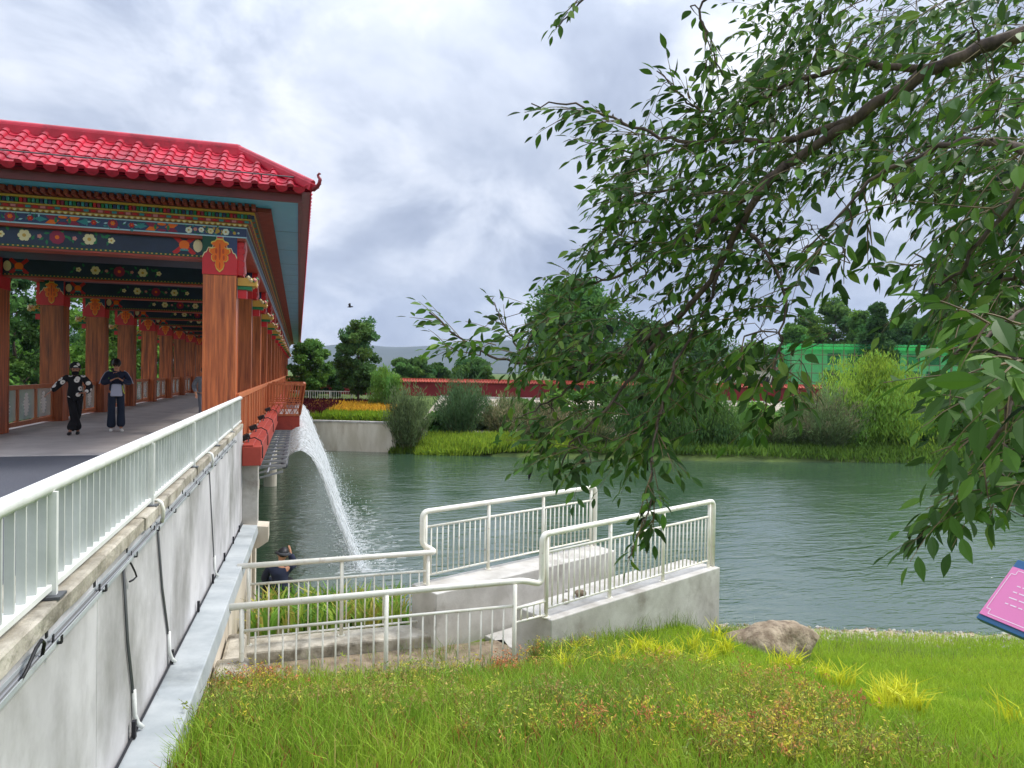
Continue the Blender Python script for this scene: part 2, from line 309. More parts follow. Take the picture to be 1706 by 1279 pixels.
# --- mesh builder
WL = {}                                    # world location of each created object (parents are never rotated)
class MB:
    def __init__(s): s.v = []; s.f = []; s.m = []; s.n = 0
    def add(s, vs, fs, mi=0):
        s.v.extend(vs); s.f.extend([tuple(i + s.n for i in f) for f in fs]); s.m.extend([mi] * len(fs)); s.n += len(vs); return s
    def box(s, x0, x1, y0, y1, z0, z1, mi=0):
        return s.add([(x0, y0, z0), (x1, y0, z0), (x1, y1, z0), (x0, y1, z0), (x0, y0, z1), (x1, y0, z1), (x1, y1, z1), (x0, y1, z1)],
                     [(3, 2, 1, 0), (4, 5, 6, 7), (0, 1, 5, 4), (1, 2, 6, 5), (2, 3, 7, 6), (3, 0, 4, 7)], mi)
    def bar(s, a, b, w, h, mi=0, upv=(0, 0, 1)):      # rectangular bar from a to b
        a, b = np.array(a, float), np.array(b, float); d = b - a; d /= np.linalg.norm(d)
        u = np.array(upv, float); sd = np.cross(d, u)
        if np.linalg.norm(sd) < 1e-4: sd = np.cross(d, (1, 0, 0))
        sd /= np.linalg.norm(sd); u = np.cross(sd, d)
        q = [a + sd * i * w / 2 + u * j * h / 2 for i, j in ((-1, -1), (1, -1), (1, 1), (-1, 1))] + [b + sd * i * w / 2 + u * j * h / 2 for i, j in ((-1, -1), (1, -1), (1, 1), (-1, 1))]
        return s.add([tuple(x) for x in q], [(0, 1, 2, 3), (7, 6, 5, 4), (0, 4, 5, 1), (1, 5, 6, 2), (2, 6, 7, 3), (3, 7, 4, 0)], mi)
    def tube(s, path, r, n=8, mi=0, cap=True):
        P = [np.array(p, float) for p in path]; k = len(P)
        rs = r if hasattr(r, '__len__') else [r] * k
        vs = []; ref = None
        for i in range(k):
            d = P[min(i + 1, k - 1)] - P[max(i - 1, 0)]; d /= (np.linalg.norm(d) + 1e-12)
            if ref is None:
                ref = np.cross(d, (0, 0, 1));
                if np.linalg.norm(ref) < 1e-3: ref = np.cross(d, (1, 0, 0))
            ref = ref - d * (ref @ d); ref /= (np.linalg.norm(ref) + 1e-12); o2 = np.cross(d, ref)
            for j in range(n):
                a = 2 * math.pi * j / n; vs.append(tuple(P[i] + rs[i] * (ref * math.cos(a) + o2 * math.sin(a))))
        fs = [(i * n + j, i * n + (j + 1) % n, (i + 1) * n + (j + 1) % n, (i + 1) * n + j) for i in range(k - 1) for j in range(n)]
        if cap: fs += [tuple(range(n - 1, -1, -1)), tuple(range((k - 1) * n, k * n))]
        return s.add(vs, fs, mi)
    def poly(s, pts, mi=0): return s.add([tuple(p) for p in pts], [tuple(range(len(pts)))], mi)
    def build(s, name, mats, parent=None, smooth=False, bevel=0, at=None, link=True):
        mats = mats if isinstance(mats, (list, tuple)) else [mats]
        me = bpy.data.meshes.new(name)
        base = WL[parent.name] if parent is not None else np.zeros(3)
        org = np.array(at, float) if at is not None else base
        V = np.array(s.v, float).reshape(-1, 3) - org
        me.from_pydata(V.tolist(), [], s.f)
        for m in mats: me.materials.append(M[m])
        if len(mats) > 1: me.polygons.foreach_set('material_index', s.m)
        if smooth: me.polygons.foreach_set('use_smooth', [True] * len(me.polygons))
        me.update()
        return linkobj(name, me, parent, org, bevel)
def linkobj(name, me, parent=None, at=(0, 0, 0), bevel=0, rot=None, scale=None):
    o = bpy.data.objects.new(name, me); col.objects.link(o)
    at = np.array(at, float); base = WL[parent.name] if parent is not None else np.zeros(3)
    o.location = (at - base).tolist()
    if rot is not None: o.rotation_euler = rot
    if scale is not None: o.scale = scale
    if parent is not None: o.parent = parent
    if bevel:
        b = o.modifiers.new('bevel', 'BEVEL'); b.width = bevel; b.segments = 2; b.limit_method = 'ANGLE'
    WL[o.name] = at
    return o
def tag(o, label, cat, group=None):
    o['label'] = label; o['category'] = cat
    if group: o['group'] = group
    return o
def thing(name, label, cat, at=(0, 0, 0), group=None):
    o = bpy.data.objects.new(name, None); o.empty_display_size = .2; col.objects.link(o); o.location = tuple(float(x) for x in at); WL[o.name] = np.array(at, float)
    return tag(o, label, cat, group)
def struct(o): o['kind'] = 'structure'; return o
def stuff(o): o['kind'] = 'stuff'; return o
def npmesh(name, V, F, mats, colr=None, parent=None, smooth=False, at=None, sizes=None):
    """V (n,3) float, F flat int array of quads or tris (k,4)/(k,3)"""
    me = bpy.data.meshes.new(name)
    base = np.array(at, float) if at is not None else (WL[parent.name] if parent is not None else np.zeros(3))
    V = (np.asarray(V, float) - base).astype(np.float32); F = np.asarray(F, np.int32)
    k, q = F.shape
    me.vertices.add(len(V)); me.vertices.foreach_set('co', V.ravel())
    me.loops.add(k * q); me.loops.foreach_set('vertex_index', F.ravel())
    me.polygons.add(k); me.polygons.foreach_set('loop_start', np.arange(k, dtype=np.int32) * q)
    try: me.polygons.foreach_set('loop_total', np.full(k, q, np.int32))
    except Exception: pass
    if smooth: me.polygons.foreach_set('use_smooth', np.ones(k, bool))
    me.update(calc_edges=True); me.validate()
    if colr is not None:
        a = me.color_attributes.new('Col', 'FLOAT_COLOR', 'POINT')
        c = np.ones((len(V), 4), np.float32); c[:, :3] = colr; a.data.foreach_set('color', c.ravel())
    for m in (mats if isinstance(mats, (list, tuple)) else [mats]): me.materials.append(M[m])
    return linkobj(name, me, parent, base)
def vnoise(x, y, seed=0):
    def h(i, j): return np.modf(np.abs(np.sin(i * 127.1 + j * 311.7 + seed * 74.7) * 43758.5453))[0]
    xi, yi = np.floor(x), np.floor(y); a, b = x - xi, y - yi; a = a * a * (3 - 2 * a); b = b * b * (3 - 2 * b)
    return (h(xi, yi) * (1 - a) + h(xi + 1, yi) * a) * (1 - b) + (h(xi, yi + 1) * (1 - a) + h(xi + 1, yi + 1) * a) * b
def fbm(x, y, seed=0, o=4):
    t = 0; a = .5
    for i in range(o): t = t + a * vnoise(x * 2 ** i, y * 2 ** i, seed + i); a *= .5
    return t / (1 - .5 ** o)
def smooth01(x): x = np.clip(x, 0, 1); return x * x * (3 - 2 * x)

def haze_mat():
    m = bpy.data.materials.new('haze'); m.use_nodes = True; t = m.node_tree; t.nodes.clear()
    o = t.nodes.new('ShaderNodeOutputMaterial'); p = t.nodes.new('ShaderNodeVolumePrincipled')
    p.inputs['Color'].default_value = (.62, .76, 1.0, 1); p.inputs['Density'].default_value = HAZE; p.inputs['Anisotropy'].default_value = .2
    t.links.new(p.outputs[0], o.inputs['Volume']); return m
HAZE = .00011
M['haze'] = haze_mat()
M['dirt'] = surf('dirt', srgb(104, 90, 72), srgb(150, 134, 112), 6, .95, .6, 30, c3=srgb(92, 98, 56), c3scale=2.2, bdist=.02)
# ================================================================== terrain, water, road
def near_shore(u): return np.interp(u, [-400, -40, 3, 8.7, 12.4, 40, 400], [150, 24, 14.0, 12.0, 10.6, 1.2, -122])
def far_t(u, v):   # metres beyond the far shore, measured along the camera axis
    X = u * math.cos(TH) - v * math.sin(TH); D = u * math.sin(TH) + v * math.cos(TH)
    return D - np.interp(X, [-400, -40, -8, 2, 15, 26, 400], [50, 46, 43.8, 41.4, 41.6, 42.6, 52]), X, D
def height(u, v):
    s = near_shore(u) - v
    near = np.interp(s, [0, 1, 2.5, 5.5, 8.7, 11, 14, 20, 900], [0.02, .42, .98, 1.36, 2.12, 2.7, 3.35, 3.4, 3.6])
    low = np.interp(s, [0, 1, 2.5, 5.5, 8.7, 11, 14, 20, 900], [0.02, .12, .36, 1.08, 1.95, 2.65, 3.35, 3.4, 3.6]); lb = smooth01((u - 5.6) / 1.4); near = near * (1 - lb) + low * lb
    inl = smooth01(((u - 3.19) * -.4168 + (v - 8.48) * .909 - .15) / .2)
    pathm = smooth01((v - 7.3) / .7) * np.maximum(smooth01((3.05 - u) / .35), inl * smooth01((7.2 - u) / .3)) * smooth01((10.9 + .45 * np.maximum(0, u - 2) - v) / .4)
    near = near * (1 - pathm) + .93 * pathm
    bed = smooth01((v - 10.6) / .5) * smooth01((2.4 - u) / .6)
    near = np.where(s > 0, near * (1 - bed) + np.minimum(near, np.interp(s, [0, .5, 3.5], [.0, .55, .92])) * bed, near)
    near = near + .07 * (fbm(u * .8, v * .8, 3) - .5) * smooth01(s / 2)
    app = smooth01((-1.35 - u) / .2) * smooth01((u + 16) / 6)         # approach embankment
    near = np.where((u < -.9) & (v < 14.3), near * (1 - app) + 2.9 * app, near)
    t, X, D = far_t(u, v)
    far = np.interp(t, [0, .5, 3, 5, 23, 26, 60, 400, 3000], [0.02, .25, .5, .62, 2.45, 2.55, 2.7, 3.2, 8])
    bedm = smooth01((-7.6 - X) / .3) * smooth01((X + 32) / 2)        # raised flower bed behind the concrete wall
    far = np.where(t > 1.2, far * (1 - bedm) + np.maximum(far, np.interp(t, [1.2, 3, 10, 14], [1.75, 1.9, 2.45, 2.55])) * bedm, far)
    riv = -np.minimum(1.4, .05 + .35 * np.minimum(-s, -t))
    return np.where(s > 0, near, np.where(t > 0, far, riv))
def coords(a, b, lo, hi, fine, grow=1.13):
    c = list(np.arange(a, b + 1e-6, fine)); st = fine
    x = c[-1]
    while x < hi: st *= grow; x += st; c.append(x)
    st = fine; x = c[0]
    while x > lo: st *= grow; x -= st; c.insert(0, x)
    return np.array(c)
us = coords(-1.6, 13, -4300, 4300, .24); vs_ = coords(3, 14.6, -3000, 4300, .24)
us = np.sort(np.concatenate([us, np.arange(-30, 42, 1.1) + .013])); vs_ = np.sort(np.concatenate([vs_, np.arange(20, 82, .9) + .017]))
gu, gv = np.meshgrid(us, vs_, indexing='ij'); gz = height(gu, gv)
nu, nv = gu.shape
ii = np.arange(nu * nv).reshape(nu, nv)
GF = np.stack([ii[:-1, :-1], ii[1:, :-1], ii[1:, 1:], ii[:-1, 1:]], -1).reshape(-1, 4)
def lin(*c): return np.array(srgb(*c)[:3])
ss = near_shore(gu) - gv; tt, XX, DD = far_t(gu, gv)
gc = np.empty((nu, nv, 3)); gc[:] = lin(92, 126, 44)
nzv = fbm(gu * .9, gv * .9, 11)[..., None]
gc = gc * (1 - nzv * .5) + lin(112, 92, 60) * nzv * .5
grv = smooth01((1.1 + 1.0 * (fbm(gu, gv, 5) - .5) * 2 - ss) / .7)[..., None] * (ss > -1)[..., None]
gc = gc * (1 - grv) + lin(168, 154, 132) * grv
soil = (((gu > -.9) & (gu < 2.3) & (gv > 7.6) & (gv < 14)))[..., None] * .75
gc = gc * (1 - soil) + lin(120, 104, 84) * soil
gc = np.where((tt > 0)[..., None], lin(84, 100, 52) * (.7 + .6 * nzv), gc)
gc = np.where(((ss < 0) & (tt < 0))[..., None], lin(60, 70, 50), gc)
struct(npmesh('ground', np.stack([gu, gv, gz], -1).reshape(-1, 3), GF, 'ground', gc.reshape(-1, 3), smooth=True))
hz = MB().box(-4400, 4400, -3100, 4400, -2.6, 420).build('haze', 'haze'); stuff(hz)
wv = MB().poly([(-900, -700, 0), (900, -700, 0), (900, 700, 0), (-900, 700, 0)])
struct(wv.build('water', 'water'))
# sloping stone embankment on the far side
def cam_xy(X, D): return X * math.cos(TH) + D * math.sin(TH), -X * math.sin(TH) + D * math.cos(TH)
mb = MB(); rows = [(-6.5, 3.8), (30, 3.8)]
vsE = []
for X in np.linspace(-7.0, 34, 30):
    for t0, z0 in ((4.2, .58), (23.5, 2.56), (24.5, 2.6)):
        Ds = np.interp(X, [-40, -8, 2, 15, 26, 400], [46, 43.8, 41.4, 41.6, 42.6, 52]); u, v = cam_xy(X, Ds + t0); vsE.append((u, v, z0 + .06))
fE = [(i * 3 + j, i * 3 + 3 + j, i * 3 + 4 + j, i * 3 + 1 + j) for i in range(29) for j in range(2)]
struct(MB().add(vsE, fE).build('embankment', 'stone'))
mb = MB()
for X in np.linspace(-7, 33.5, 82)[:-1]:
    Ds = np.interp(X + .25, [-40, -8, 2, 15, 26, 400], [46, 43.8, 41.4, 41.6, 42.6, 52]); a = cam_xy(X, Ds + 24.3); b = cam_xy(X + .497, Ds + 24.3)
    mb.bar((*a, 2.7), (*b, 2.7), .55, .22)
o = mb.build('coping_kerb', 'concrete'); struct(o)
# approach road
struct(MB().box(-7.2, -1.22, -14, 14.12, 3.0, 3.43).build('road', 'asphalt'))
# hills
def hills(name, D0, pts, z0, seed, thick):
    """ridge: list of (px, py top)"""
    xs = np.linspace(pts[0][0], pts[-1][0], 220); ys = np.interp(xs, [p[0] for p in pts], [p[1] for p in pts])
    ys = ys + 5 * (fbm(xs * .012, xs * 0 + 3, seed, 5) - .5) * 2
    V = []; K = 9
    for x, y in zip(xs, ys):
        top = at_d(x, y, D0)
        for k in range(K):
            f = k / (K - 1); D = D0 - thick * (1 - f); p = at_d(x, 622, D)
            zz = 8 + (top[2] - 8) * (f ** 1.3) * (1 + .12 * math.sin(x * .05 + k * 1.7) * (1 - f))
            V.append((p[0], p[1], zz))
        p = at_d(x, 622, D0 + thick); V.append((p[0], p[1], 5))
    K += 1
    Fq = [(i * K + j, i * K + K + j, i * K + K + 1 + j, i * K + 1 + j) for i in range(len(xs) - 1) for j in range(K - 1)]
    struct(npmesh(name, V, Fq, 'mountain', smooth=True))
hills('hills', 3600, [(-1200, 560), (-300, 545), (200, 560), (480, 580), (560, 574), (640, 577), (760, 572), (860, 566), (960, 552), (1040, 548), (1120, 566), (1250, 580), (1500, 570), (1800, 560), (2600, 565)], 5, 4, 1500)

# ================================================================== covered bridge
CV0, CS, NC = 14.3, 4.45, 16
CVS = [CV0 + CS * i for i in range(NC)]; VEND = CVS[-1]
UR, UL = -1.42, -6.76
ZD, ZCAP, ZB, ZT = 3.45, 6.77, 7.47, 7.67
OU, OV = -.96, 14.0                     # outer planes of the ring beam (right, front)
OUL, OVB = UR + UL - OU, VEND + .35
br = thing('covered_bridge', 'long covered bridge with red tiled roof, painted beams and brown wooden columns', 'bridge', (0, 14, 0))
MB().box(-7.25, -1.0, 14.14, VEND + .6, 3.08, ZD).build('deck', 'deck', br, bevel=.01)
mb = MB(); mb.box(-1.35, -1.0 - .003, 14.5, VEND + .5, 2.55, 3.07); mb.box(-7.2, -6.6, 14.5, VEND + .5, 2.55, 3.07); mb.box(-4.4, -3.8, 14.5, VEND + .5, 2.55, 3.07)
mb.build('girder', 'concrete', br)
for v in (16.4, 31.9, 46.5, 62, 78):
    for u in (-1.12, -4.1, -7.0):
        MB().tube([(u, v, -1.4), (u, v, 2.3)], .27, 20).build('pier', 'concrete_beige', br, smooth=False)
    MB().box(-7.4, -.82, v - .35, v + .35, 2.3, 2.55).build('pier_cap', 'concrete_beige', br, bevel=.02)
for v0, v1, u0, u1 in ((14.6, 14.95, -1.15, -.86), (15.05, 15.4, -1.2, -.8)):
    MB().box(u0, u1, v0, v1, -1, 3.05).build('abutment_column', 'concrete_beige', br, bevel=.01)
MB().box(-7.2, -1.16, 14.2, 14.55, -.5, 3.06).build('abutment_wall', 'concrete_beige', br)
# columns: shared meshes
hw = .28
sh = MB(); sh.box(-hw, hw, -hw, hw, 0, ZCAP - ZD - .003)
for k in (-1, 1):                                     # shallow plank grooves as raised corner strips
    for j in (-1, 1): sh.box(k * hw - .035 * (k > 0) - 0 if False else min(k * (hw - .05), k * (hw + .008)), max(k * (hw - .05), k * (hw + .008)), min(j * (hw - .05), j * (hw + .008)), max(j * (hw - .05), j * (hw + .008)), .001, ZCAP - ZD - .006)
def mesh_of(mb, name, mats, smooth=False):
    mats = mats if isinstance(mats, (list, tuple)) else [mats]
    me = bpy.data.meshes.new(name); me.from_pydata([tuple(map(float, p)) for p in mb.v], [], mb.f)
    for m in mats: me.materials.append(M[m])
    if len(mats) > 1: me.polygons.foreach_set('material_index', mb.m)
    if smooth: me.polygons.foreach_set('use_smooth', [True] * len(me.polygons))
    me.update(); return me
shaft_me = mesh_of(sh, 'shaft', 'wood')
cp = MB(); cw = .30
cp.box(-cw, cw, -cw, cw, 0, .70, 0)
y = -cw - .004
def spoly(mb, pts, y, mi, sx=1): mb.poly([(sx * x, y, z) for x, z in (pts if sx > 0 else pts[::-1])], mi)
for sgn, mi in ((-1, 1), (1, 2)):                    # scalloped coloured corners
    spoly(cp, [(.06, .70), (.06, .62), (.12, .58), (.13, .50), (.20, .50), (.235, .42), (.27, .40), (.30, .33), (.30, .70)][::-1], y, mi, sgn)
    spoly(cp, [(.05, .70), (.05, .61), (.11, .57), (.12, .485), (.195, .485), (.225, .405), (.26, .385), (.298, .30), (.30, .30), (.30, .33), (.27, .40), (.235, .42), (.20, .50), (.13, .50), (.12, .58), (.06, .62), (.06, .70)], y - .001, 3, sgn)
cap_me = mesh_of(cp, 'capital', ['red_paint', 'p_dkgreen', 'navy', 'p_cream'])
half = [(0, .64), (.05, .64), (.08, .60), (.13, .585), (.145, .55), (.09, .53), (.075, .495), (.12, .475), (.165, .46), (.17, .41), (.125, .37), (.095, .375), (.135, .345), (.135, .285), (.105, .245), (.065, .25), (.075, .19), (.055, .12), (0, .065)]
og = MB()
full = half + [(-x, z) for x, z in half[::-1] if x > 0]
def grow(p, k):
    c = np.array([0, .36]); return [tuple(c + (np.array(q) - c) * k + 0) for q in p]
ogp = [(x, y - .012, z) for x, z in grow(full, 1.09)][::-1]; og.poly(ogp, 0)
og.poly([(x, y - .02, z) for x, z in full][::-1], 1)
for x, z, a, b in ((0, .42, .018, .16), (-.06, .43, .02, .05), (.06, .43, .02, .05), (-.07, .31, .018, .045), (.07, .31, .018, .045), (0, .17, .012, .06)):
    og.poly([(x + a * math.cos(t), y - .024, z + b * math.sin(t)) for t in np.linspace(0, 2 * math.pi, 10, endpoint=False)][::1], 2)
flat('p_orange2', 202, 74, 30)
orn_me = mesh_of(og, 'leaf_ornament', ['p_yellow', 'p_orange', 'p_orange2'])
bk = MB()                                             # carved flower bracket on the outer side
bk.box(.30, .40, -.2, .2, .02, .70, 0)
for i in range(5): bk.box(.30, .40 + .012 * (i % 2 + 1), -.21, .21, .06 + .12 * i, .15 + .12 * i, 0)
bk.box(.30, .64, -.15, .15, -.17, -.02, 1)
rr = random.Random(3)
for i in range(26):
    x, yy, z, r = rr.uniform(.33, .63), rr.choice([-.16, -.15, .15, .16, rr.uniform(-.15, .15)]), rr.uniform(-.16, .01), rr.uniform(.028, .05)
    mi = rr.choice([2, 2, 3, 4, 1]); c = []
    bk.add([(x + r, yy, z), (x - r, yy, z), (x, yy + r, z), (x, yy - r, z), (x, yy, z + r), (x, yy, z - r)],
           [(0, 2, 4), (2, 1, 4), (1, 3, 4), (3, 0, 4), (2, 0, 5), (1, 2, 5), (3, 1, 5), (0, 3, 5)], mi)
bk.box(.30, .55, -.13, .13, -.24, -.175, 4); bk.box(.30, .46, -.1, .1, -.40, -.245, 0)
bk.tube([(.42, -.17, .70), (.45, -.18, .5), (.42, -.18, .3), (.44, -.18, .05)], .022, 6, 3)
brk_me = mesh_of(bk, 'carved_bracket', ['red_paint', 'p_gold', 'p_cream', 'p_pink', 'p_green'])
for i, v in enumerate(CVS):
    for side, u in ((1, UR), (-1, UL)):
        c = linkobj('column', shaft_me, br, (u, v, ZD))
        linkobj('capital', cap_me, c, (u, v, ZCAP)); linkobj('leaf_ornament', orn_me, c, (u, v, ZCAP))
        b = linkobj('carved_bracket', brk_me, c, (u, v, ZCAP), scale=(1, 1, 1), rot=(0, 0, 0 if side > 0 else math.pi))
# transverse beams with painted flowers
PF = ['navy_dark', 'p_cream', 'p_maroon', 'p_green', 'p_gold', 'p_red', 'p_pink', 'p_orange', 'p_teal', 'p_white', 'navy', 'pale_blue']
def flower(mb, cx, cz, r, y, n, mi, mc, rot=0., petal=.55):
    for k in range(n):
        a = 2 * math.pi * k / n + rot; ca, sa = math.cos(a), math.sin(a)
        pts = []
        for t in np.linspace(0, 2 * math.pi, 8, endpoint=False):
            px, pz = r * (.55 + .45 * math.cos(t)), r * petal * .62 * math.sin(t)
            pts.append((cx + px * ca - pz * sa, y - .0004 * k, cz + px * sa + pz * ca))
        mb.poly(pts, mi)
    mb.poly([(cx + r * .3 * math.cos(t), y - .006, cz + r * .3 * math.sin(t)) for t in np.linspace(0, 2 * math.pi, 8, endpoint=False)], mc)
def leafp(mb, cx, cz, l, wd, y, a, mi):
    ca, sa = math.cos(a), math.sin(a)
    mb.poly([(cx + x * ca - z * sa, y, cz + x * sa + z * ca) for x, z in ((0, 0), (l * .4, -wd), (l, 0), (l * .4, wd))], mi)
tb = MB(); UC = (UR + UL) / 2; Lh = (UR - UL) / 2 - .303
tb.box(-Lh, Lh, -.17, .17, 7.13, 7.465, 0); bm_me = mesh_of(tb, 'cross_beam', ['navy_dark'])
tr = MB(); tr.box(-Lh, Lh, -.19, .19, 7.085, 7.128, 0); tr.box(-Lh, Lh, -.185, .185, 7.05, 7.083, 1)
for x in np.arange(-Lh + .04, Lh - .02, .075): tr.box(x, x + .028, -.194, -.1905, 7.096, 7.117, 2)
trim_me = mesh_of(tr, 'beam_trim', ['p_dkgreen', 'red_beam', 'p_gold'])
fl = MB(); yb = -.174; rr = random.Random(5)
for x, r, n, a, c in ((0, .125, 9, 2, 7), (-.5, .105, 6, 1, 4), (.5, .105, 6, 1, 4), (-.85, .06, 5, 1, 4), (.85, .06, 5, 1, 4), (-.27, .04, 5, 6, 4), (.27, .04, 5, 6, 4)):
    flower(fl, x, 7.29, r, yb - .003, n, a, c, petal=.7)
    for k in range(4): leafp(fl, x + rr.uniform(-.12, .12), 7.29 + rr.uniform(-.08, .08), .1, .025, yb - .001, rr.uniform(0, 6.28), 3)
for s in (-1, 1):
    for a in (.75, -.75):
        c = np.array([s * (Lh - .32), 7.295]); d = np.array([math.cos(a), math.sin(a)]) * .24; p = np.array([-d[1], d[0]]) * .16
        fl.poly([(q[0], yb - .002, q[1]) for q in (c - d - p, c + d - p, c + d + p, c - d + p)], 5)
    fl.poly([(s * (Lh - .32) + .09 * math.cos(t), yb - .004, 7.295 + .09 * math.sin(t)) for t in np.linspace(0, 6.283, 10, endpoint=False)], 7)
    fl.poly([(s * (Lh - .09) + .08 * math.cos(t), yb - .003, 7.295 + .12 * math.sin(t)) for t in np.linspace(0, 6.283, 12, endpoint=False)], 1)
    fl.poly([(s * (Lh - .32) + .08 * math.cos(t), yb - .004, 7.19 + .045 * math.sin(t)) for t in np.linspace(0, 3.14, 8)], 8)
fl_me = mesh_of(fl, 'painted_flowers', PF)
for i, v in enumerate(CVS):
    b = linkobj('cross_beam', bm_me, br, (UC, v, 0)); linkobj('beam_trim', trim_me, b, (UC, v, 0))
    if i < 9: stuff(linkobj('painted_flowers', fl_me, b, (UC, v, 0)))
MB().box(OUL + .3, OU - .3, OV + .35, OVB - .35, ZT - .03, ZT + .03).build('ceiling', 'navy_dark', br)
# ring beam
def ring(name, off, z0, z1, mat, wdt=.3, parent=br, bevel=0):
    """rectangular ring whose outer face stands 'off' outside the beam planes"""
    x1, x0, y0, y1 = OU + off, OUL - off, OV - off, OVB + off
    mb = MB(); mb.box(x0, x1, y0, y0 + wdt, z0, z1); mb.box(x1 - wdt, x1, y0 + wdt, y1 - wdt, z0, z1); mb.box(x0, x0 + wdt, y0 + wdt, y1 - wdt, z0, z1); mb.box(x0, x1, y1 - wdt, y1, z0, z1)
    return mb.build(name, mat, parent, bevel=bevel)
rb = ring('ring_beam', 0, ZB + .022, ZT - .022, 'navy')
ring('beam_edge', .004, ZT - .022, ZT, 'pale_blue', .3, rb); ring('beam_edge', .004, ZB, ZB + .022, 'pale_blue', .3, rb)
ring('beam_underside', -.015, ZB - .05, ZB - .002, 'red_beam', .27, rb)
# front painted panels
fp = MB(); yf = OV - .004; zc_ = (ZB + ZT) / 2
def lotus(cx):
    flower(fp, cx, zc_, .085, yf - .004, 8, 2, 4, petal=.8); flower(fp, cx, zc_ + .01, .045, yf - .011, 6, 7, 4)
    for s in (-1, 1):
        flower(fp, cx + s * .3, zc_, .05, yf - .004, 6, 5, 7)
        for k in range(16):
            leafp(fp, cx + s * rr.uniform(.05, .45), zc_ + rr.uniform(-.06, .06), .075, .016, yf - .001 - .0002 * k, rr.uniform(0, 6.28), rr.choice([8, 3, 8, 11]))
        leafp(fp, cx + s * .36, zc_, .2, .05, yf - .0005, 0 if s > 0 else math.pi, 8)
def cross(cx):
    for s in (-1, 1):
        for q in (-1, 1):
            mi = 7 if s * q > 0 else 2
            fp.poly([(cx + s * .05, yf - .002, zc_), (cx + s * .2, yf - .002, zc_), (cx + s * .27, yf - .002, zc_ + q * .07), (cx + s * .12, yf - .002, zc_ + q * .075)], mi)
        fp.poly([(cx + .075 * math.cos(t) , yf - .005, zc_ + s * .055 + .026 * math.sin(t)) for t in np.linspace(0, 6.283, 10, endpoint=False)], 7 if s > 0 else 2)
        fp.poly([(cx + s * .105 + .024 * math.cos(t), yf - .004, zc_ + .05 * math.sin(t)) for t in np.linspace(0, 6.283, 10, endpoint=False)], 3)
def peony(cx):
    for x, r, mi in ((-.33, .06, 9), (-.12, .05, 9), (.04, .055, 1), (.16, .04, 4), (.3, .062, 9), (.45, .03, 4), (-.22, .035, 6), (.52, .02, 11)):
        flower(fp, cx + x, zc_ + rr.uniform(-.02, .02), r, yf - .006, 6, mi, 4, rr.random(), .8)
    for k in range(46): leafp(fp, cx + rr.uniform(-.42, .46), zc_ + rr.uniform(-.065, .065), .06, .016, yf - .001 - .00008 * k, rr.uniform(0, 6.28), rr.choice([3, 8, 3, 4]))
x = OU - .66
for i, kind in enumerate('pclclclcp'):
    {'p': peony, 'c': cross, 'l': lotus}[kind](x); x -= (.78 if i % 2 == 0 else .79)
stuff(fp.build('painted_flowers', PF, rb))
# stepped frieze courses
f1 = ring('frieze', .03, ZT + .001, ZT + .062, 'p_brown')
f2 = ring('frieze', .06, ZT + .063, ZT + .120, 'corbel_red')
f3 = ring('frieze', .09, ZT + .121, ZT + .145, 'p_gold')
f4 = ring('frieze', .085, ZT + .146, ZT + .225, 'p_brown')
f5 = ring('frieze', .15, ZT + .226, ZT + .262, 'p_gold')
f6 = ring('frieze', .2, ZT + .263, ZT + .36, 'fascia')
def perim(off, step, f):
    """call f(mb, point, tangent axis, outward) along the front and the right side"""
    x = OU + off
    for k in range(int((OU - OUL + 2 * off) / step)):
        f(OU + off - step * (k + .5), OV - off, 0, k)
    for k in range(int((OVB - OV + 2 * off) / step)):
        f(OU + off, OV - off + step * (k + .5), 1, k)
def small(mb, off, step, wd, dep, z0, z1, mis):
    def g(x, y, ax, k):
        mi = mis[k % len(mis)]
        if ax == 0: mb.box(x - wd / 2, x + wd / 2, y - dep, y - .0005, z0, z1, mi)
        else: mb.box(x + .0005, x + dep, y - wd / 2, y + wd / 2, z0, z1, mi)
    perim(off, step, g)
g1 = MB()
def scal(x, y, ax, k):
    pts = [(-.045, .058), (-.045, .03), (-.025, .012), (0, .004), (.025, .012), (.045, .03), (.045, .058)]
    if ax == 0: g1.poly([(x + a, y - .006, ZT + .002 + b) for a, b in pts], 0); g1.poly([(x + a * .5, y - .009, ZT + .012 + b * .6) for a, b in pts], 1)
    else: g1.poly([(x + .006, y + a, ZT + .002 + b) for a, b in pts], 0); g1.poly([(x + .009, y + a * .5, ZT + .012 + b * .6) for a, b in pts], 1)
perim(.03, .095, scal); stuff(g1.build('scallop_band', ['p_gold', 'p_cream'], f1))
g2 = MB(); small(g2, .06, .11, .075, .012, ZT + .072, ZT + .112, [0, 1, 2, 1]); stuff(g2.build('painted_dots', ['p_teal', 'p_red', 'p_pink'], f2))
g3 = MB(); small(g3, .085, .062, .042, .05, ZT + .15, ZT + .22, [0, 1, 2, 1, 3, 4, 1, 0, 2]); stuff(g3.build('painted_blocks', ['navy', 'p_green', 'p_teal', 'p_maroon', 'p_red'], f4))
g4 = MB(); small(g4, .2, .115, .066, .24, ZT + .272, ZT + .352, [0]); stuff(g4.build('corbel_ends', ['corbel_red'], f6))
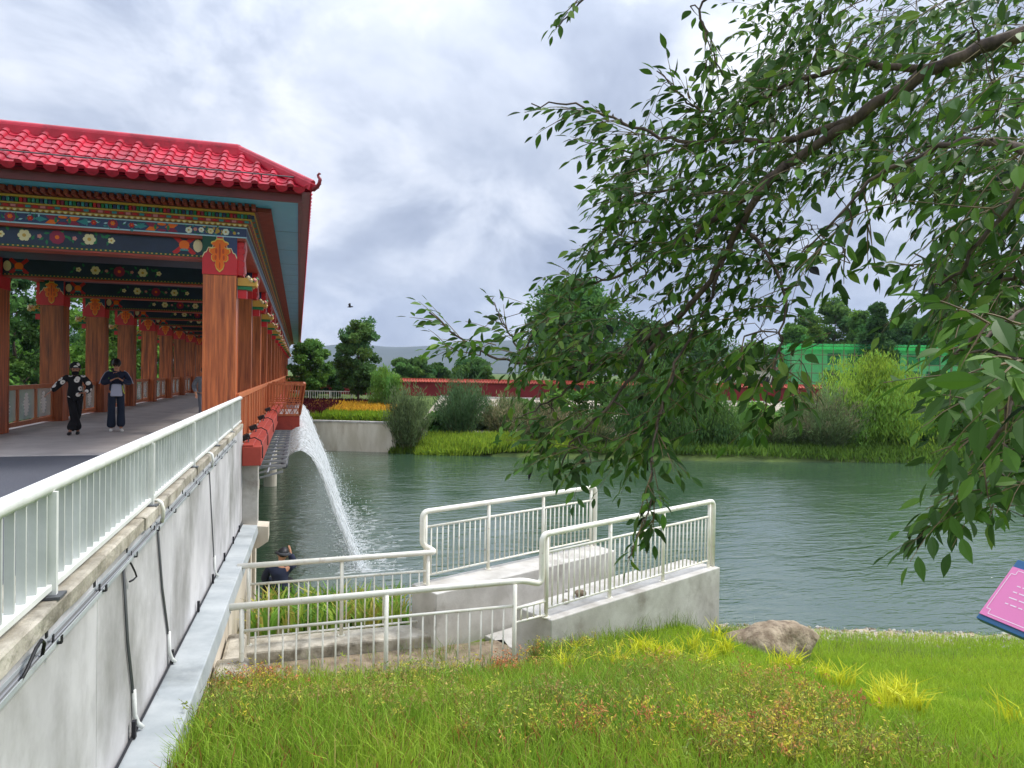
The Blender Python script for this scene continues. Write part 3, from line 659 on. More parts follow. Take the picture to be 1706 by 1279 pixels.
# soffit and fascia
ZS = 8.03
def rimq(o0, z0, o1, z1):
    a = [(OU + o0, OV - o0), (OUL - o0, OV - o0), (OUL - o0, OVB + o0), (OU + o0, OVB + o0)]
    b = [(OU + o1, OV - o1), (OUL - o1, OV - o1), (OUL - o1, OVB + o1), (OU + o1, OVB + o1)]
    return [[(*a[i], z0), (*a[(i + 1) % 4], z0), (*b[(i + 1) % 4], z1), (*b[i], z1)] for i in range(4)]
def rim(name, o0, z0, o1, z1, mat, parent=br):
    mb = MB()
    for q in rimq(o0, z0, o1, z1): mb.poly(q)
    return mb.build(name, mat, parent)
rim('soffit', .15, ZS + .003, .92, ZS, 'soffit')
sf = MB()
for v in np.arange(16, VEND, 2.4): sf.box(OU + .442, OU + .919, v, v + .012, ZS - .004, ZS - .001)
stuff(sf.build('soffit_joints', 'navy', br))
fa = rim('fascia', .92, ZS - .03, .922, ZS + .12, 'fascia'); rim('fascia', .922, ZS + .1, 1.12, ZS + .13, 'roof_dark', br)
rim('fascia', .921, ZS - .03, .985, ZS - .03, 'fascia', br); rim('fascia', .985, ZS - .03, .987, ZS + .11, 'fascia', br)
# roof
ZE, ZR, RA = 8.18, 9.07, 1.31
EO = 1.14                                # eave offset
roof = rim('roof', EO, ZE, EO - RA, ZR, 'roof_red')
MB().box(OUL - EO + RA + .02, OU + EO - RA - .02, OV - EO + RA + .02, OVB + EO - RA - .02, ZR - .3, ZR - .02).build('roof_top', 'roof_dark', roof)
ang = math.atan2(ZR - ZE, RA); SL = math.hypot(RA, ZR - ZE); NCRS = 7; CL = SL / NCRS; RW = .292
ct = MB(); r = .068; K = 7
def arc_strip(mb, prof0, prof1, y0, y1):
    a = [(x, y0, z) for x, z in prof0]; b = [(x, y1, z) for x, z in prof1]; n = len(a)
    mb.add(a + b, [(i, i + 1, n + i + 1, n + i) for i in range(n - 1)])
pr = lambda r, z: [(-r * math.cos(t), z + r * math.sin(t)) for t in np.linspace(0, math.pi, K)]
arc_strip(ct, pr(r, .03), pr(r * .86, .018), 0, CL + .03)
lo = pr(r, .03); hi = pr(r * .8, .03); arc_strip(ct, hi, lo, 0, 0)
a = [(x, 0, z) for x, z in pr(r * .8, .03)]; ct.add(a, [tuple(range(len(a)))])
cover_me = mesh_of(ct, 'cover_tile', 'roof_red', True)
pt = MB(); wdp = RW / 2 - .045
pp = lambda d, z: [(x, z + d * ((x / wdp) ** 2 - 1)) for x in np.linspace(-wdp, wdp, 7)]
arc_strip(pt, pp(.035, .045), pp(.03, .025), 0, CL + .02)
arc_strip(pt, pp(.035, .012), pp(.035, .045), 0, 0)
pan_me = mesh_of(pt, 'pan_tile', 'roof_red', True)
ed = MB(); e1 = pp(.06, .045); ed.add([(x, -.005, .05) for x, z in e1] + [(x, -.012, z - .05 ) for x, z in e1], [(i, i + 1, 8 + i, 7 + i) for i in range(6)])
edge_me = mesh_of(ed, 'eave_tile', 'roof_red', True)
def slope_pt(u, s): return (u, OV - EO + s * math.cos(ang), ZE + s * math.sin(ang) + .01)
nrib = int((OU - OUL + 2 * EO) / RW)
for k in range(nrib + 1):
    u = OU + EO - .06 - k * RW
    for c in range(NCRS):
        s = c * CL
        lim = OU + EO - s * math.cos(ang) - .05; liml = OUL - EO + s * math.cos(ang) + .05
        if liml < u < lim: linkobj('cover_tile', cover_me, roof, slope_pt(u, s), rot=(ang, 0, 0))
        if liml < u - RW / 2 - .05 and u - RW / 2 < lim - .08: linkobj('pan_tile', pan_me, roof, slope_pt(u - RW / 2, s), rot=(ang, 0, 0))
    if k < nrib: linkobj('eave_tile', edge_me, roof, slope_pt(u - RW / 2, 0), rot=(ang, 0, 0))
sm = MB()                                 # long side slopes, seen edge-on
for sgn, ux in ((1, OU + EO), (-1, OUL - EO)):
    for v in np.arange(OV - EO + .25, OVB + EO - .2, RW):
        lim = min(1., (v - (OV - EO)) / RA, ((OVB + EO) - v) / RA)
        a = np.array((ux, v, ZE + .03)); b = np.array((ux - sgn * RA * lim, v, ZE + (ZR - ZE) * lim + .03))
        sm.tube([a, b], .066, 6)
        sm.add([(ux + sgn * .005, v + .05, ZE + .03), (ux + sgn * .005, v + RW - .05, ZE + .03), (ux + sgn * .01, v + RW * .62, ZE - .07), (ux + sgn * .01, v + RW * .38, ZE - .07)], [(0, 1, 2, 3)])
stuff(sm.build('side_tiles', 'roof_red', roof, smooth=True))
rc = MB()
ca, cb = (OU + EO - RA, OV - EO + RA), (OUL - EO + RA, OV - EO + RA); cc, cdd = (OUL - EO + RA, OVB + EO - RA), (OU + EO - RA, OVB + EO - RA)
for a, b in ((ca, cb), (cb, cc), (cc, cdd), (cdd, ca)):
    rc.bar((*a, ZR + .03), (*b, ZR + .03), .2, .16); rc.tube([(*a, ZR + .12), (*b, ZR + .12)], .075, 10)
rc.build('ridge_cap', 'roof_red', roof, bevel=.01)
for (a, e_) in ((ca, (OU + EO + .03, OV - EO - .03)), (cb, (OUL - EO - .03, OV - EO - .03)), (cc, (OUL - EO - .03, OVB + EO + .03)), (cdd, (OU + EO + .03, OVB + EO + .03))):
    hp = MB(); hp.bar((*e_, ZE + .06), (*a, ZR + .05), .15, .13); hp.tube([(*e_, ZE + .13), (*a, ZR + .12)], .062, 8)
    hp.build('hip_cap', 'roof_red', roof, bevel=.01)
for sx, xx, yy in ((1, OU + EO, OV - EO), (-1, OUL - EO, OV - EO)):
    d = np.array([sx, -1, 0]) / 1.414; p0 = np.array([xx, yy, ZE + .05])
    pts = [p0 + d * a + np.array([0, 0, b]) for a, b in ((-.05, 0), (.06, -.02), (.14, .01), (.19, .07), (.205, .14), (.17, .18), (.155, .215), (.185, .24), (.215, .225))]
    f = MB(); f.tube(pts, [.05, .042, .036, .032, .03, .026, .022, .018, .012], 8)
    for q in pts[1:6]: f.tube([q, q + d * .045 + np.array([0, 0, -.035])], [.015, .004], 5)
    f.build('corner_finial', 'roof_dark', roof, smooth=True)
lt = MB(); lt.tube([np.array(slope_pt(OU + EO - .3, .3)) + (0, -.06, .09), np.array(slope_pt(OUL - EO + .3, .3)) + (0, -.06, .09)], .013, 6)
for u in np.arange(OUL - EO + .5, OU + EO - .3, 1.2): q = np.array(slope_pt(u, .3)); lt.tube([q, q + (0, -.06, .09)], .012, 5)
lt.build('light_strip', 'steel_dark', roof)
# red lighting trough along the deck edge
tg = MB(); tg.box(-.995, -.66, 13.95, VEND, 3.2, 3.56); tg.box(-.99, -.80, 13.96, VEND, 3.561, 3.60)
tg.build('lighting_trough', 'red_beam', br, bevel=.012)
# right balustrade of vertical slats, left balustrade of etched glass
slat_me = mesh_of(MB().box(-.022, .022, -.03, .03, 0, .86), 'slat', 'wood_light')
bl = thing('tmp', 'x', 'x') ; bpy.data.objects.remove(bl)
far_sl = MB(); nsl = 0
for i in range(NC - 1):
    v0, v1 = CVS[i] + .3, CVS[i + 1] - .3
    u = -1.13
    mb = MB(); mb.box(u - .04, u + .045, v0 - .28, v1 + .28, 4.44, 4.54); mb.box(u - .035, u + .035, v0 - .28, v1 + .28, 3.5, 3.56)
    for q in np.linspace(v0 - .02, v1 + .02, 4): mb.box(u - .045, u + .05, q - .05, q + .05, ZD, 4.439)
    part = mb.build('balustrade', 'wood_light', br, bevel=.008)
    for q in np.arange(v0 + .12, v1 - .05, .16):
        if i < 11 and nsl < 270: linkobj('slat', slat_me, part, (u, q, 3.57)); nsl += 1
        else: far_sl.box(u - .022, u + .022, q - .03, q + .03, 3.57, 4.43)
stuff(far_sl.build('far_slats', 'wood_light', br))
glp = MB(); glp.box(-.008, .008, -.62, .62, 0, .72); pane_me = mesh_of(glp, 'glass_pane', 'glass')
em = MB(); rr = random.Random(9)
for k in range(7):
    z = .1 + .085 * k; wdt = .09 + .14 * math.sin((k + .6) / 7 * 3.1)
    pts = [(.011, wdt * (.8 + .35 * rr.random()) * math.cos(t), z + .05 * math.sin(t)) for t in np.linspace(0, 6.283, 12, endpoint=False)]
    em.poly(pts); 
em_me = mesh_of(em, 'etched_pattern', 'p_white')
for i in range(NC - 1):
    v0, v1 = CVS[i] + .3, CVS[i + 1] - .3; u = UL
    mb = MB(); mb.box(u - .05, u + .06, v0, v1, 4.42, 4.53); mb.box(u - .045, u + .055, v0, v1, 3.5, 3.61)
    n = 3; e_ = np.linspace(v0, v1, n + 1)
    for q in e_: mb.box(u - .04, u + .05, max(v0, q - .055), min(v1, q + .055), 3.612, 4.418)
    part = mb.build('balustrade', 'wood_light', br, bevel=.008)
    for a, b in zip(e_[:-1], e_[1:]):
        m_ = (a + b) / 2; linkobj('glass_pane', pane_me, part, (u, m_, 3.64), scale=(1, (b - a - .12) / 1.24, 1.08))
        if i < 8: linkobj('etched_pattern', em_me, part, (u, m_, 3.67))
# balcony
def lerp(a, b, t): return tuple(np.array(a) * (1 - t) + np.array(b) * t)
bv0, bv1, bu0, bu1, fl_ = 25.6, 29.4, -1.0, .06, .16
bal = MB().box(bu0, bu1, bv0, bv1, 2.93, 3.42).build('balcony', 'red_beam', br, bevel=.01)
MB().box(bu0, bu1 - .02, bv0 + .02, bv1, 3.421, 3.46).build('balcony_floor', 'deck', bal)
sides = [((bu0, bv0, 3.46), (bu1, bv0, 3.46), (bu0, bv0 - fl_, 4.53), (bu1 + fl_, bv0 - fl_, 4.53)),
         ((bu1, bv0, 3.46), (bu1, bv1, 3.46), (bu1 + fl_, bv0 - fl_, 4.53), (bu1 + fl_, bv1 + fl_, 4.53)),
         ((bu1, bv1, 3.46), (bu0, bv1, 3.46), (bu1 + fl_, bv1 + fl_, 4.53), (bu0, bv1 + fl_, 4.53))]
for a, b, c, d in sides:
    fr = MB(); n = max(2, round(math.dist(a[:2], b[:2]) / .55))
    fr.bar(c, d, .08, .07); fr.bar(a, b, .06, .06); fr.bar(lerp(a, c, .36), lerp(b, d, .36), .05, .045); fr.bar(lerp(a, c, .44), lerp(b, d, .44), .04, .04)
    fr.bar(lerp(a, c, .02), lerp(a, c, .985), .06, .06); fr.bar(lerp(b, d, .02), lerp(b, d, .985), .06, .06)
    for k in range(n):
        p0, p1 = lerp(a, b, k / n), lerp(a, b, (k + 1) / n); q0, q1 = lerp(lerp(a, c, .36), lerp(b, d, .36), k / n), lerp(lerp(a, c, .36), lerp(b, d, .36), (k + 1) / n)
        fr.bar(p0, q0, .035, .035)
        for t in (0, .33, .66):
            fr.bar(lerp(p0, p1, t), lerp(q0, q1, t + .33), .022, .022); fr.bar(lerp(p0, p1, t + .33), lerp(q0, q1, t), .02, .02)
    fr.build('balcony_rail', 'wood_light', bal)
    L_ = math.dist(c[:2], d[:2]); k = int(L_ / .1)
    sl = MB()
    for j in range(1, k):
        t = j / k; sl.bar(lerp(lerp(a, c, .45), lerp(b, d, .45), t), lerp(c, d, t), .045, .025)
    stuff(sl.build('balcony_slats', 'wood_light', bal))
# ================================================================== retaining wall and white road railing
wl = thing('retaining_wall', 'stained white panel wall below the road railing, with rough concrete coping', 'wall', (-.95, 5, 1))
V0, V1 = -4.0, 14.2
seams = [-4.0, -1.2, 1.9, 4.15, 6.4, 9.3, 11.8, 14.2]
for a, b in zip(seams[:-1], seams[1:]):
    MB().box(-1.3, -1.005, a + .003, b - .003, 2.13, 3.905).build('panel', 'panel_white', wl, bevel=.004)
rr = random.Random(21)
cv = V0
while cv < 14.0:
    ln = min(rr.uniform(.9, 1.7), 14.06 - cv); dz, du_ = rr.uniform(-.006, .004), rr.uniform(-.008, .006); m_ = 9
    loop = [(-1.3, 3.90), (-.984 + du_, 3.902), (-.982 + du_, 3.982 + dz), (-.993 + du_, 3.992 + dz), (-1.3, 3.993 + dz)]; Vc = []
    for i in range(m_ + 1):
        for j, (u, z) in enumerate(loop):
            ch = rr.uniform(-.006, .004) if j in (1, 2, 3) else 0
            Vc.append((u + ch, cv + .002 + (ln - .004) * i / m_, z + (ch * .7 if j > 1 else 0)))
    Fc = [(i * 5 + j, i * 5 + (j + 1) % 5, i * 5 + 5 + (j + 1) % 5, i * 5 + 5 + j) for i in range(m_) for j in range(5)] + [(4, 3, 2, 1, 0), tuple(m_ * 5 + j for j in range(5))]
    MB().add(Vc, Fc).build('coping_block', 'concrete_old', wl); cv += ln
def zl(v): return 2.67 - (v - 4.5) * .0627                  # the ledge falls towards the river
lg = MB(); Vl = []
for v in (V0, 14.1): Vl += [(-1.004, v, zl(v)), (-.72, v, zl(v) - .02), (-.70, v, zl(v) - .17), (-.86, v, zl(v) - .34), (-1.004, v, zl(v) - .34)]
lg.add(Vl, [(0, 1, 2, 3, 4), (9, 8, 7, 6, 5), (0, 5, 6, 1), (1, 6, 7, 2), (2, 7, 8, 3), (3, 8, 9, 4), (4, 9, 5, 0)])
lg.build('ledge', 'ledge_grey', wl, bevel=.01)
lw = MB(); lw.add([(-1.3, V0, -.4), (-.88, V0, -.4), (-.88, V0, zl(V0) - .3), (-1.3, V0, zl(V0) - .3), (-1.3, 14.15, -.4), (-.88, 14.15, -.4), (-.88, 14.15, zl(14.15) - .3), (-1.3, 14.15, zl(14.15) - .3)], [(0, 1, 2, 3), (7, 6, 5, 4), (1, 5, 6, 2), (2, 6, 7, 3), (0, 4, 5, 1), (3, 7, 4, 0)])
lw.build('lower_wall', 'concrete_beige', wl)
MB().box(-1.25, -.72, 14.21, 14.5, 2.0, 3.18).build('end_pier', 'concrete', wl, bevel=.015)
mb = MB(); mb.add([(-.98, 14.1, 2.05), (-.52, 14.1, 2.0), (-.52, 14.1, 1.72), (-.7, 14.1, 1.6), (-.98, 14.1, 1.6), (-.98, 14.6, 2.05), (-.52, 14.6, 2.0), (-.52, 14.6, 1.72), (-.7, 14.6, 1.6), (-.98, 14.6, 1.6)],
    [(0, 1, 2, 3, 4), (9, 8, 7, 6, 5), (0, 5, 6, 1), (1, 6, 7, 2), (2, 7, 8, 3), (3, 8, 9, 4), (4, 9, 5, 0)])
mb.build('ledge_end', 'concrete_beige', wl)
ft = MB(); ft.box(-.86, -.5, 8.0, 8.5, .2, 1.72); ft.box(-.86, -.62, 8.52, 9.9, .2, 1.5)
ft.build('broken_footing', 'concrete_old', wl, bevel=.05)
# road railing
rl = thing('road_railing', 'white steel railing with round handrail along the road beside the bridge', 'railing', (-1.05, 5, 3.99))
HR = 4.475
MB().tube([(-1.05, V0, HR), (-1.05, 14.05, HR), (-1.05, 14.2, HR - .01)], .035, 16).build('handrail', 'white_paint', rl, smooth=True)
MB().box(-1.08, -1.02, V0, 14.1, 4.02, 4.05).build('bottom_rail', 'white_paint', rl, bevel=.004)
post_me = mesh_of(MB().box(-.045, .045, -.014, .014, 0, .46), 'post', 'white_paint')
bal_me = mesh_of(MB().box(-.017, .017, -.006, .006, 0, .40), 'baluster', 'bar_white_shaded')
foot_me = mesh_of(MB().box(-.07, .07, -.05, .05, 0, .012), 'base_plate', 'steel_dark')
posts = np.arange(3.5 - 2.15 * 3, 14.2, 2.15)
for v in posts:
    p = linkobj('post', post_me, rl, (-1.05, v, 3.995)); linkobj('base_plate', foot_me, p, (-1.05, v, 3.99))
for v in np.arange(V0 + .05, 14.1, .1195):
    if min(abs(posts - v)) > .03: linkobj('baluster', bal_me, rl, (-1.05, v, 4.05))
# cable tray and conduits on the wall
tr_ = thing('cable_tray', 'grey cable tray running under the concrete coping of the white wall', 'cable tray', (-.9, 5, 3.62))
mb = MB(); mb.box(-1.004, -.962, V0, 12.4, 3.825, 3.831); mb.box(-.967, -.962, V0, 12.4, 3.831, 3.846); mb.box(-1.004, -.998, V0, 12.4, 3.831, 3.86)
mb.build('tray', 'ledge_grey', tr_)
for k, (u, z, r) in enumerate(((-.992, 3.838, .006), (-.982, 3.838, .0055), (-.973, 3.837, .005))):
    MB().tube([(u + .004 * math.sin(v * 1.3 + k), v, z) for v in np.linspace(V0, 12.3, 60)], r, 6).build('cable', ['cable_grey', 'steel', 'cable_grey'][k], tr_, smooth=True)
bm_ = MB(); bm_.box(0, .1, -.012, .012, 0, .008); bm_.box(0, .008, -.012, .012, 0, .09); bm_.box(.04, .047, -.01, .01, 0, .06); bm_.box(.092, .1, -.012, .012, 0, .05)
brc_me = mesh_of(bm_, 'bracket', 'black')
for v in np.arange(1.2, 12.3, .72): linkobj('bracket', brc_me, tr_, (-1.004, v, 3.826 + rr.uniform(0, .01)), scale=(.6, 1, .65), rot=(0, 0, rr.uniform(-.15, .15)))
def conduit(v0, v1, label, n):
    t = thing('conduit', label, 'conduit', (-.99, v1, zl(v1)), 'conduits on the white wall'); ze = zl(v1)
    for k in range(n):
        q = .028 * k
        MB().tube([(-.995, v0 + q, 3.83), (-.995, v0 * .6 + v1 * .4 + q, 3.3), (-.995, v1 - .03 + q * .8, ze + .28)], .0065, 8).build('cable', 'steel_dark' if k % 2 == 0 else 'cable_grey', t, smooth=True)
    MB().tube([(-.99, v1 - .02, ze + .29), (-.988, v1, ze + .12), (-.975, v1 + .03, ze + .05), (-.95, v1 + .05, ze + .012)], .015, 10).build('elbow', 'white_paint', t, smooth=True)
conduit(4.66, 4.98, 'dark twin conduit down the white wall, nearest the camera', 2)
conduit(5.72, 6.25, 'dark twin conduit down the white wall, middle of three', 2)
conduit(8.9, 9.5, 'dark conduit down the white wall, farthest from the camera', 1)
t = MB().tube([(-.975, 4.70, 3.84), (-.965, 4.74, 3.80), (-.96, 4.82, 3.73), (-.96, 4.86, 3.69), (-.965, 4.79, 3.69), (-.97, 4.72, 3.70)], .006, 6).build('loose_cable', 'black', None, smooth=True, at=(-.85, 5, 3.5))
tag(t, 'short black cable end dangling from the cable tray', 'cable')
t = MB().tube([(-.97, 2.95, 3.83), (-.965, 3.02, 3.86), (-.96, 3.10, 3.91), (-.96, 3.16, 3.92), (-.965, 3.21, 3.89), (-.97, 3.2, 3.84)], .007, 8).build('loose_cable', 'black', None, smooth=True, at=(-.87, 3, 3.7))
tag(t, 'looped black cable sticking up from the tray at the left edge', 'cable')
t = MB().tube([(-1.04, 5.75, 4.01), (-.99, 5.72, 4.02), (-.962, 5.7, 4.0), (-.95, 5.7, 3.95), (-.955, 5.72, 3.90), (-.97, 5.75, 3.85)], .014, 10).build('drain_hose', 'cream_paint', None, smooth=True, at=(-.9, 5.7, 3.9))
tag(t, 'cream hose bending over the coping beside a railing post', 'hose')
t = MB().tube([(-1.04, 8.9, 4.01), (-.99, 8.88, 4.02), (-.96, 8.86, 4.0), (-.95, 8.86, 3.92), (-.97, 8.9, 3.85)], .014, 10).build('drain_hose', 'white_paint', None, smooth=True, at=(-.9, 8.9, 3.9))
tag(t, 'white hose over the coping farther along the railing', 'hose')
cl = MB().tube([(-.985, v, zl(v) + .008) for v in np.linspace(V0, 14, 30)], .009, 6).build('cable', 'rubber', None, smooth=True, at=(-.95, 5, 2.15)); tag(cl, 'black cable lying in the joint between white wall and grey ledge', 'cable')
clip = mesh_of(MB().box(-.012, .012, -.018, .018, 0, .11), 'clip', 'rubber')
for v in (4.9, 6.3, 7.9, 9.2, 10.6, 12.0, 13.2): linkobj('clip', clip, cl, (-.975, v, zl(v) + .005))

# ================================================================== river landing: parapet walls, floor, railings
DIR = np.array([3.62, 1.66]) / math.hypot(3.62, 1.66); PER = np.array([-DIR[1], DIR[0]])
def pt(base, a, b, z): q = np.array(base) + DIR * a + PER * b; return (q[0], q[1], z)
def blk(name, base, a0, a1, b0, b1, z0, z1, mat, parent, bevel=.015, z1b=None):
    z1b = z1 if z1b is None else z1b
    V = [pt(base, a0, b0, z0), pt(base, a1, b0, z0), pt(base, a1, b1, z0), pt(base, a0, b1, z0), pt(base, a0, b0, z1), pt(base, a1, b0, z1b), pt(base, a1, b1, z1b), pt(base, a0, b1, z1)]
    return MB().add(V, [(3, 2, 1, 0), (4, 5, 6, 7), (0, 1, 5, 4), (1, 2, 6, 5), (2, 3, 7, 6), (3, 0, 4, 7)]).build(name, mat, parent, bevel=bevel)
RB, LB = (3.19, 8.48), (1.80, 10.42)
ld = thing('river_landing', 'pale concrete landing with two parapet walls stepping down into the river', 'landing', (4, 10, 0))
blk('parapet', RB, 0, 4.02, 0, .70, -1.0, 1.80, 'concrete', ld)
blk('parapet', LB, -.08, 3.95, -.52, .12, -1.0, 1.80, 'concrete', ld)
blk('landing_floor', RB, .35, 3.2, .71, 1.78, -1.0, 1.0, 'concrete', ld)
blk('step', RB, 3.21, 3.6, .71, 1.78, -1.0, .75, 'concrete', ld); blk('step', RB, 3.61, 4.0, .71, 1.78, -1.0, .5, 'concrete', ld)
blk('inner_block', RB, 1.5, 3.3, .72, 1.2, 1.0, 1.62, 'concrete', ld)
cb = MB(); cb.box(-.86, 1.98, 10.02, 10.55, -.2, 1.17); cb.build('walkway_kerb', 'concrete_old', ld, bevel=.03)
cb = MB(); cb.box(-.5, 2.75, 8.27, 8.52, -.2, 1.05); cb.build('walkway_kerb', 'concrete_old', ld, bevel=.03)
MB().box(-.86, 3.0, 8.53, 10.01, -.2, 1.0).build('walkway', 'dirt', ld)
def section(root, a, b, ztop, zmid, zlow, npost, zfoot, gap=.115, r=.04, first=True, last=True):
    """posts, two thin rails and round balusters between plan points a and b"""
    a, b = np.array(a), np.array(b); Ln = np.linalg.norm(b - a)
    for k in range(npost):
        if (k == 0 and not first) or (k == npost - 1 and not last): continue
        q = a + (b - a) * k / (npost - 1)
        p = MB().tube([(*q, zfoot), (*q, ztop)], .028, 10).build('post', 'cream_paint', root, smooth=True)
        MB().tube([(*q, zfoot), (*q, zfoot + .012)], .055, 12).build('base_plate', 'cream_paint', p)
    MB().tube([(*a, zmid), (*b, zmid)], .019, 8).build('rail', 'cream_paint', root, smooth=True); MB().tube([(*a, zlow), (*b, zlow)], .017, 8).build('rail', 'cream_paint', root, smooth=True)
    me = mesh_of(MB().tube([(0, 0, 0), (0, 0, zmid - zlow)], .0115, 6), 'baluster', 'cream_paint', True)
    n = int(Ln / gap)
    for k in range(1, n):
        q = a + (b - a) * k / n
        if min(abs((k / n) * (npost - 1) - j) for j in range(npost)) * Ln / (npost - 1) > .05: linkobj('baluster', me, root, (*q, zlow))
def bend(pts, r, k=5):
    """round the corners of a polyline"""
    P = [np.array(p, float) for p in pts]; o = [P[0]]
    for i in range(1, len(P) - 1):
        d0 = P[i - 1] - P[i]; d1 = P[i + 1] - P[i]; m = min(r, np.linalg.norm(d0) * .45, np.linalg.norm(d1) * .45)
        a = P[i] + d0 / np.linalg.norm(d0) * m; b = P[i] + d1 / np.linalg.norm(d1) * m
        for t in np.linspace(0, 1, k): o.append(a * (1 - t) ** 2 + 2 * P[i] * t * (1 - t) + b * t * t)
    o.append(P[-1]); return o
# far (left) railing
r1 = thing('landing_railing', 'cream steel railing behind the landing, from the wall to the far parapet', 'railing', (2, 10.4, 1.2), 'railings of the river landing')
A = np.array((-.78, 10.28)); B = np.array((1.90, 10.36)); Lz = 2.30
S0 = np.array(LB) + DIR * .08; S1 = np.array(LB) + DIR * 3.82
MB().tube(bend([(*A, Lz - .02), (*(B + (.10, -.02)), Lz), (*(B + (.06, .12)), Lz + .02), (*(S0 - DIR * .06), Lz + .1), (*(S0 - DIR * .06), 2.90), (*(S1 + DIR * .12), 2.90), (*(S1 + DIR * .12), 1.95), (*(S1 + DIR * .12), 1.8)], .10), .040, 12).build('handrail', 'cream_paint', r1, smooth=True)
section(r1, A + (.15, 0), B, Lz - .01, 2.02, 1.27, 3, 1.17, .13)
section(r1, S0, S1, 2.89, 2.66, 1.92, 4, 1.8, .105)
# near (right) railing
r2 = thing('landing_railing', 'cream steel railing in front of the landing, ending on the near parapet', 'railing', (3, 8.6, 1.2), 'railings of the river landing')
A = np.array((-.78, 8.34)); B = np.array((2.66, 8.40)); T0 = np.array(RB) + PER * .12 + DIR * .02; T1 = np.array(RB) + PER * .12 + DIR * 3.85
MB().tube(bend([(*A, 2.34), (*(B + (.12, .05)), 2.36), (*(T0 - DIR * .09), 2.26), (*(T0 - DIR * .09), 2.91), (*(T1 + DIR * .12), 2.91), (*(T1 + DIR * .12), 1.8)], .10), .040, 12).build('handrail', 'cream_paint', r2, smooth=True)
section(r2, A + (.2, 0), B, 2.33, 2.06, 1.17, 3, .95, .145)
section(r2, B, T0, 2.06, 2.02, 1.84, 2, 1.05, .09, first=False, last=False)
section(r2, T0, T1, 2.90, 2.66, 1.92, 4, 1.8, .105)
def stone(name, c, r, seed, mat, label, cat, sq=(1, 1, 1), n=14, group=None, cuts=0):
    rg = np.random.default_rng(seed); V = []; F = []
    nn, mm = n, n * 2
    th = np.linspace(0, math.pi, nn + 1)[:, None]; ph = np.linspace(0, 2 * math.pi, mm, endpoint=False)[None, :]
    x = np.sin(th) * np.cos(ph); y = np.sin(th) * np.sin(ph); z = np.cos(th) * np.ones_like(ph)
    D = np.stack([x, y, z], -1)
    R = np.ones(D.shape[:2])
    for k in range(cuts):                            # flatten by random planes for a broken-rock shape
        nrm = rg.normal(size=3); nrm /= np.linalg.norm(nrm); h = rg.uniform(.62, .85)
        dt = D @ nrm; R = np.where(dt > 1e-3, np.minimum(R, h / np.maximum(dt, 1e-3)), R)
    R = R * (1 + .16 * (fbm(D[..., 0] * 2.2 + D[..., 2] * 1.3 + seed, D[..., 1] * 2.2 + 9, seed, 5) - .5) * 2)
    V = (D * R[..., None] * np.array(sq) * r + np.array(c)).reshape(-1, 3)
    idx = np.arange((nn + 1) * mm).reshape(nn + 1, mm); j2 = np.roll(idx, -1, 1)
    F = np.stack([idx[:-1], idx[1:], j2[1:], j2[:-1]], -1).reshape(-1, 4)
    o = npmesh(name, V, F, mat, at=c)
    return tag(o, label, cat, group)
c = at_d(1287, 1066, 10.9); stone('boulder', (c[0], c[1], .66), .86, 12, 'rock', 'large brown boulder lying in the grass at the water edge', 'boulder', (1.02, .62, .66), 26, cuts=9)
c = pt(RB, 1.0, .42, 1.85); stone('stone', c, .085, 4, 'rock', 'small brown stone lying on top of the near parapet wall', 'stone', (1.2, .9, .7), 8, cuts=4)
c = pt(RB, .62, .35, 1.83); stone('stone', c, .05, 9, 'pebble', 'tiny pale stone on the near parapet behind the railing', 'stone', (1, 1, .7), 7, cuts=3)
for k, (px, py, D, lab) in enumerate(((705, 1095, 8.0, 'tilted white broken slab in the weeds behind the near railing'), (488, 1125, 7.55, 'pale broken slab half hidden by weeds near the wall'))):
    p = at_d(px, py, D); mb = MB(); mb.box(-.26, .26, -.16, .16, -.03, .03); o = mb.build('broken_slab', 'concrete', None, bevel=.01)
    o.location = (p[0], p[1], 1.12 + .0 * k + .1); o.rotation_euler = (.45, .35 - .5 * k, .6 + k); tag(o, lab, 'slab')
# shore pebbles
pb = MB(); rg = np.random.default_rng(5)
for k in range(1500):
    u = rg.uniform(7.4, 16); s = rg.normal(.45, .38)
    v = float(near_shore(u)) - s; z = float(height(np.array(u), np.array(v))); r = rg.uniform(.015, .055)
    q = rg.uniform(.6, 1.3, 6) * r; a = rg.uniform(0, 3.14)
    ca, sa = math.cos(a), math.sin(a)
    V = [(q[0], 0, 0), (-q[1], 0, 0), (0, q[2], 0), (0, -q[3], 0), (0, 0, q[4] * .7), (0, 0, -q[5] * .6)]
    pb.add([(u + x * ca - y * sa, v + x * sa + y * ca, z + zz) for x, y, zz in V], [(0, 2, 4), (2, 1, 4), (1, 3, 4), (3, 0, 4), (2, 0, 5), (1, 2, 5), (3, 1, 5), (0, 3, 5)], int(rg.integers(0, 3)))
o = stuff(pb.build('gravel', ['pebble', 'rock', 'concrete'])); o['label'] = 'loose gravel and pebbles along the near shoreline'

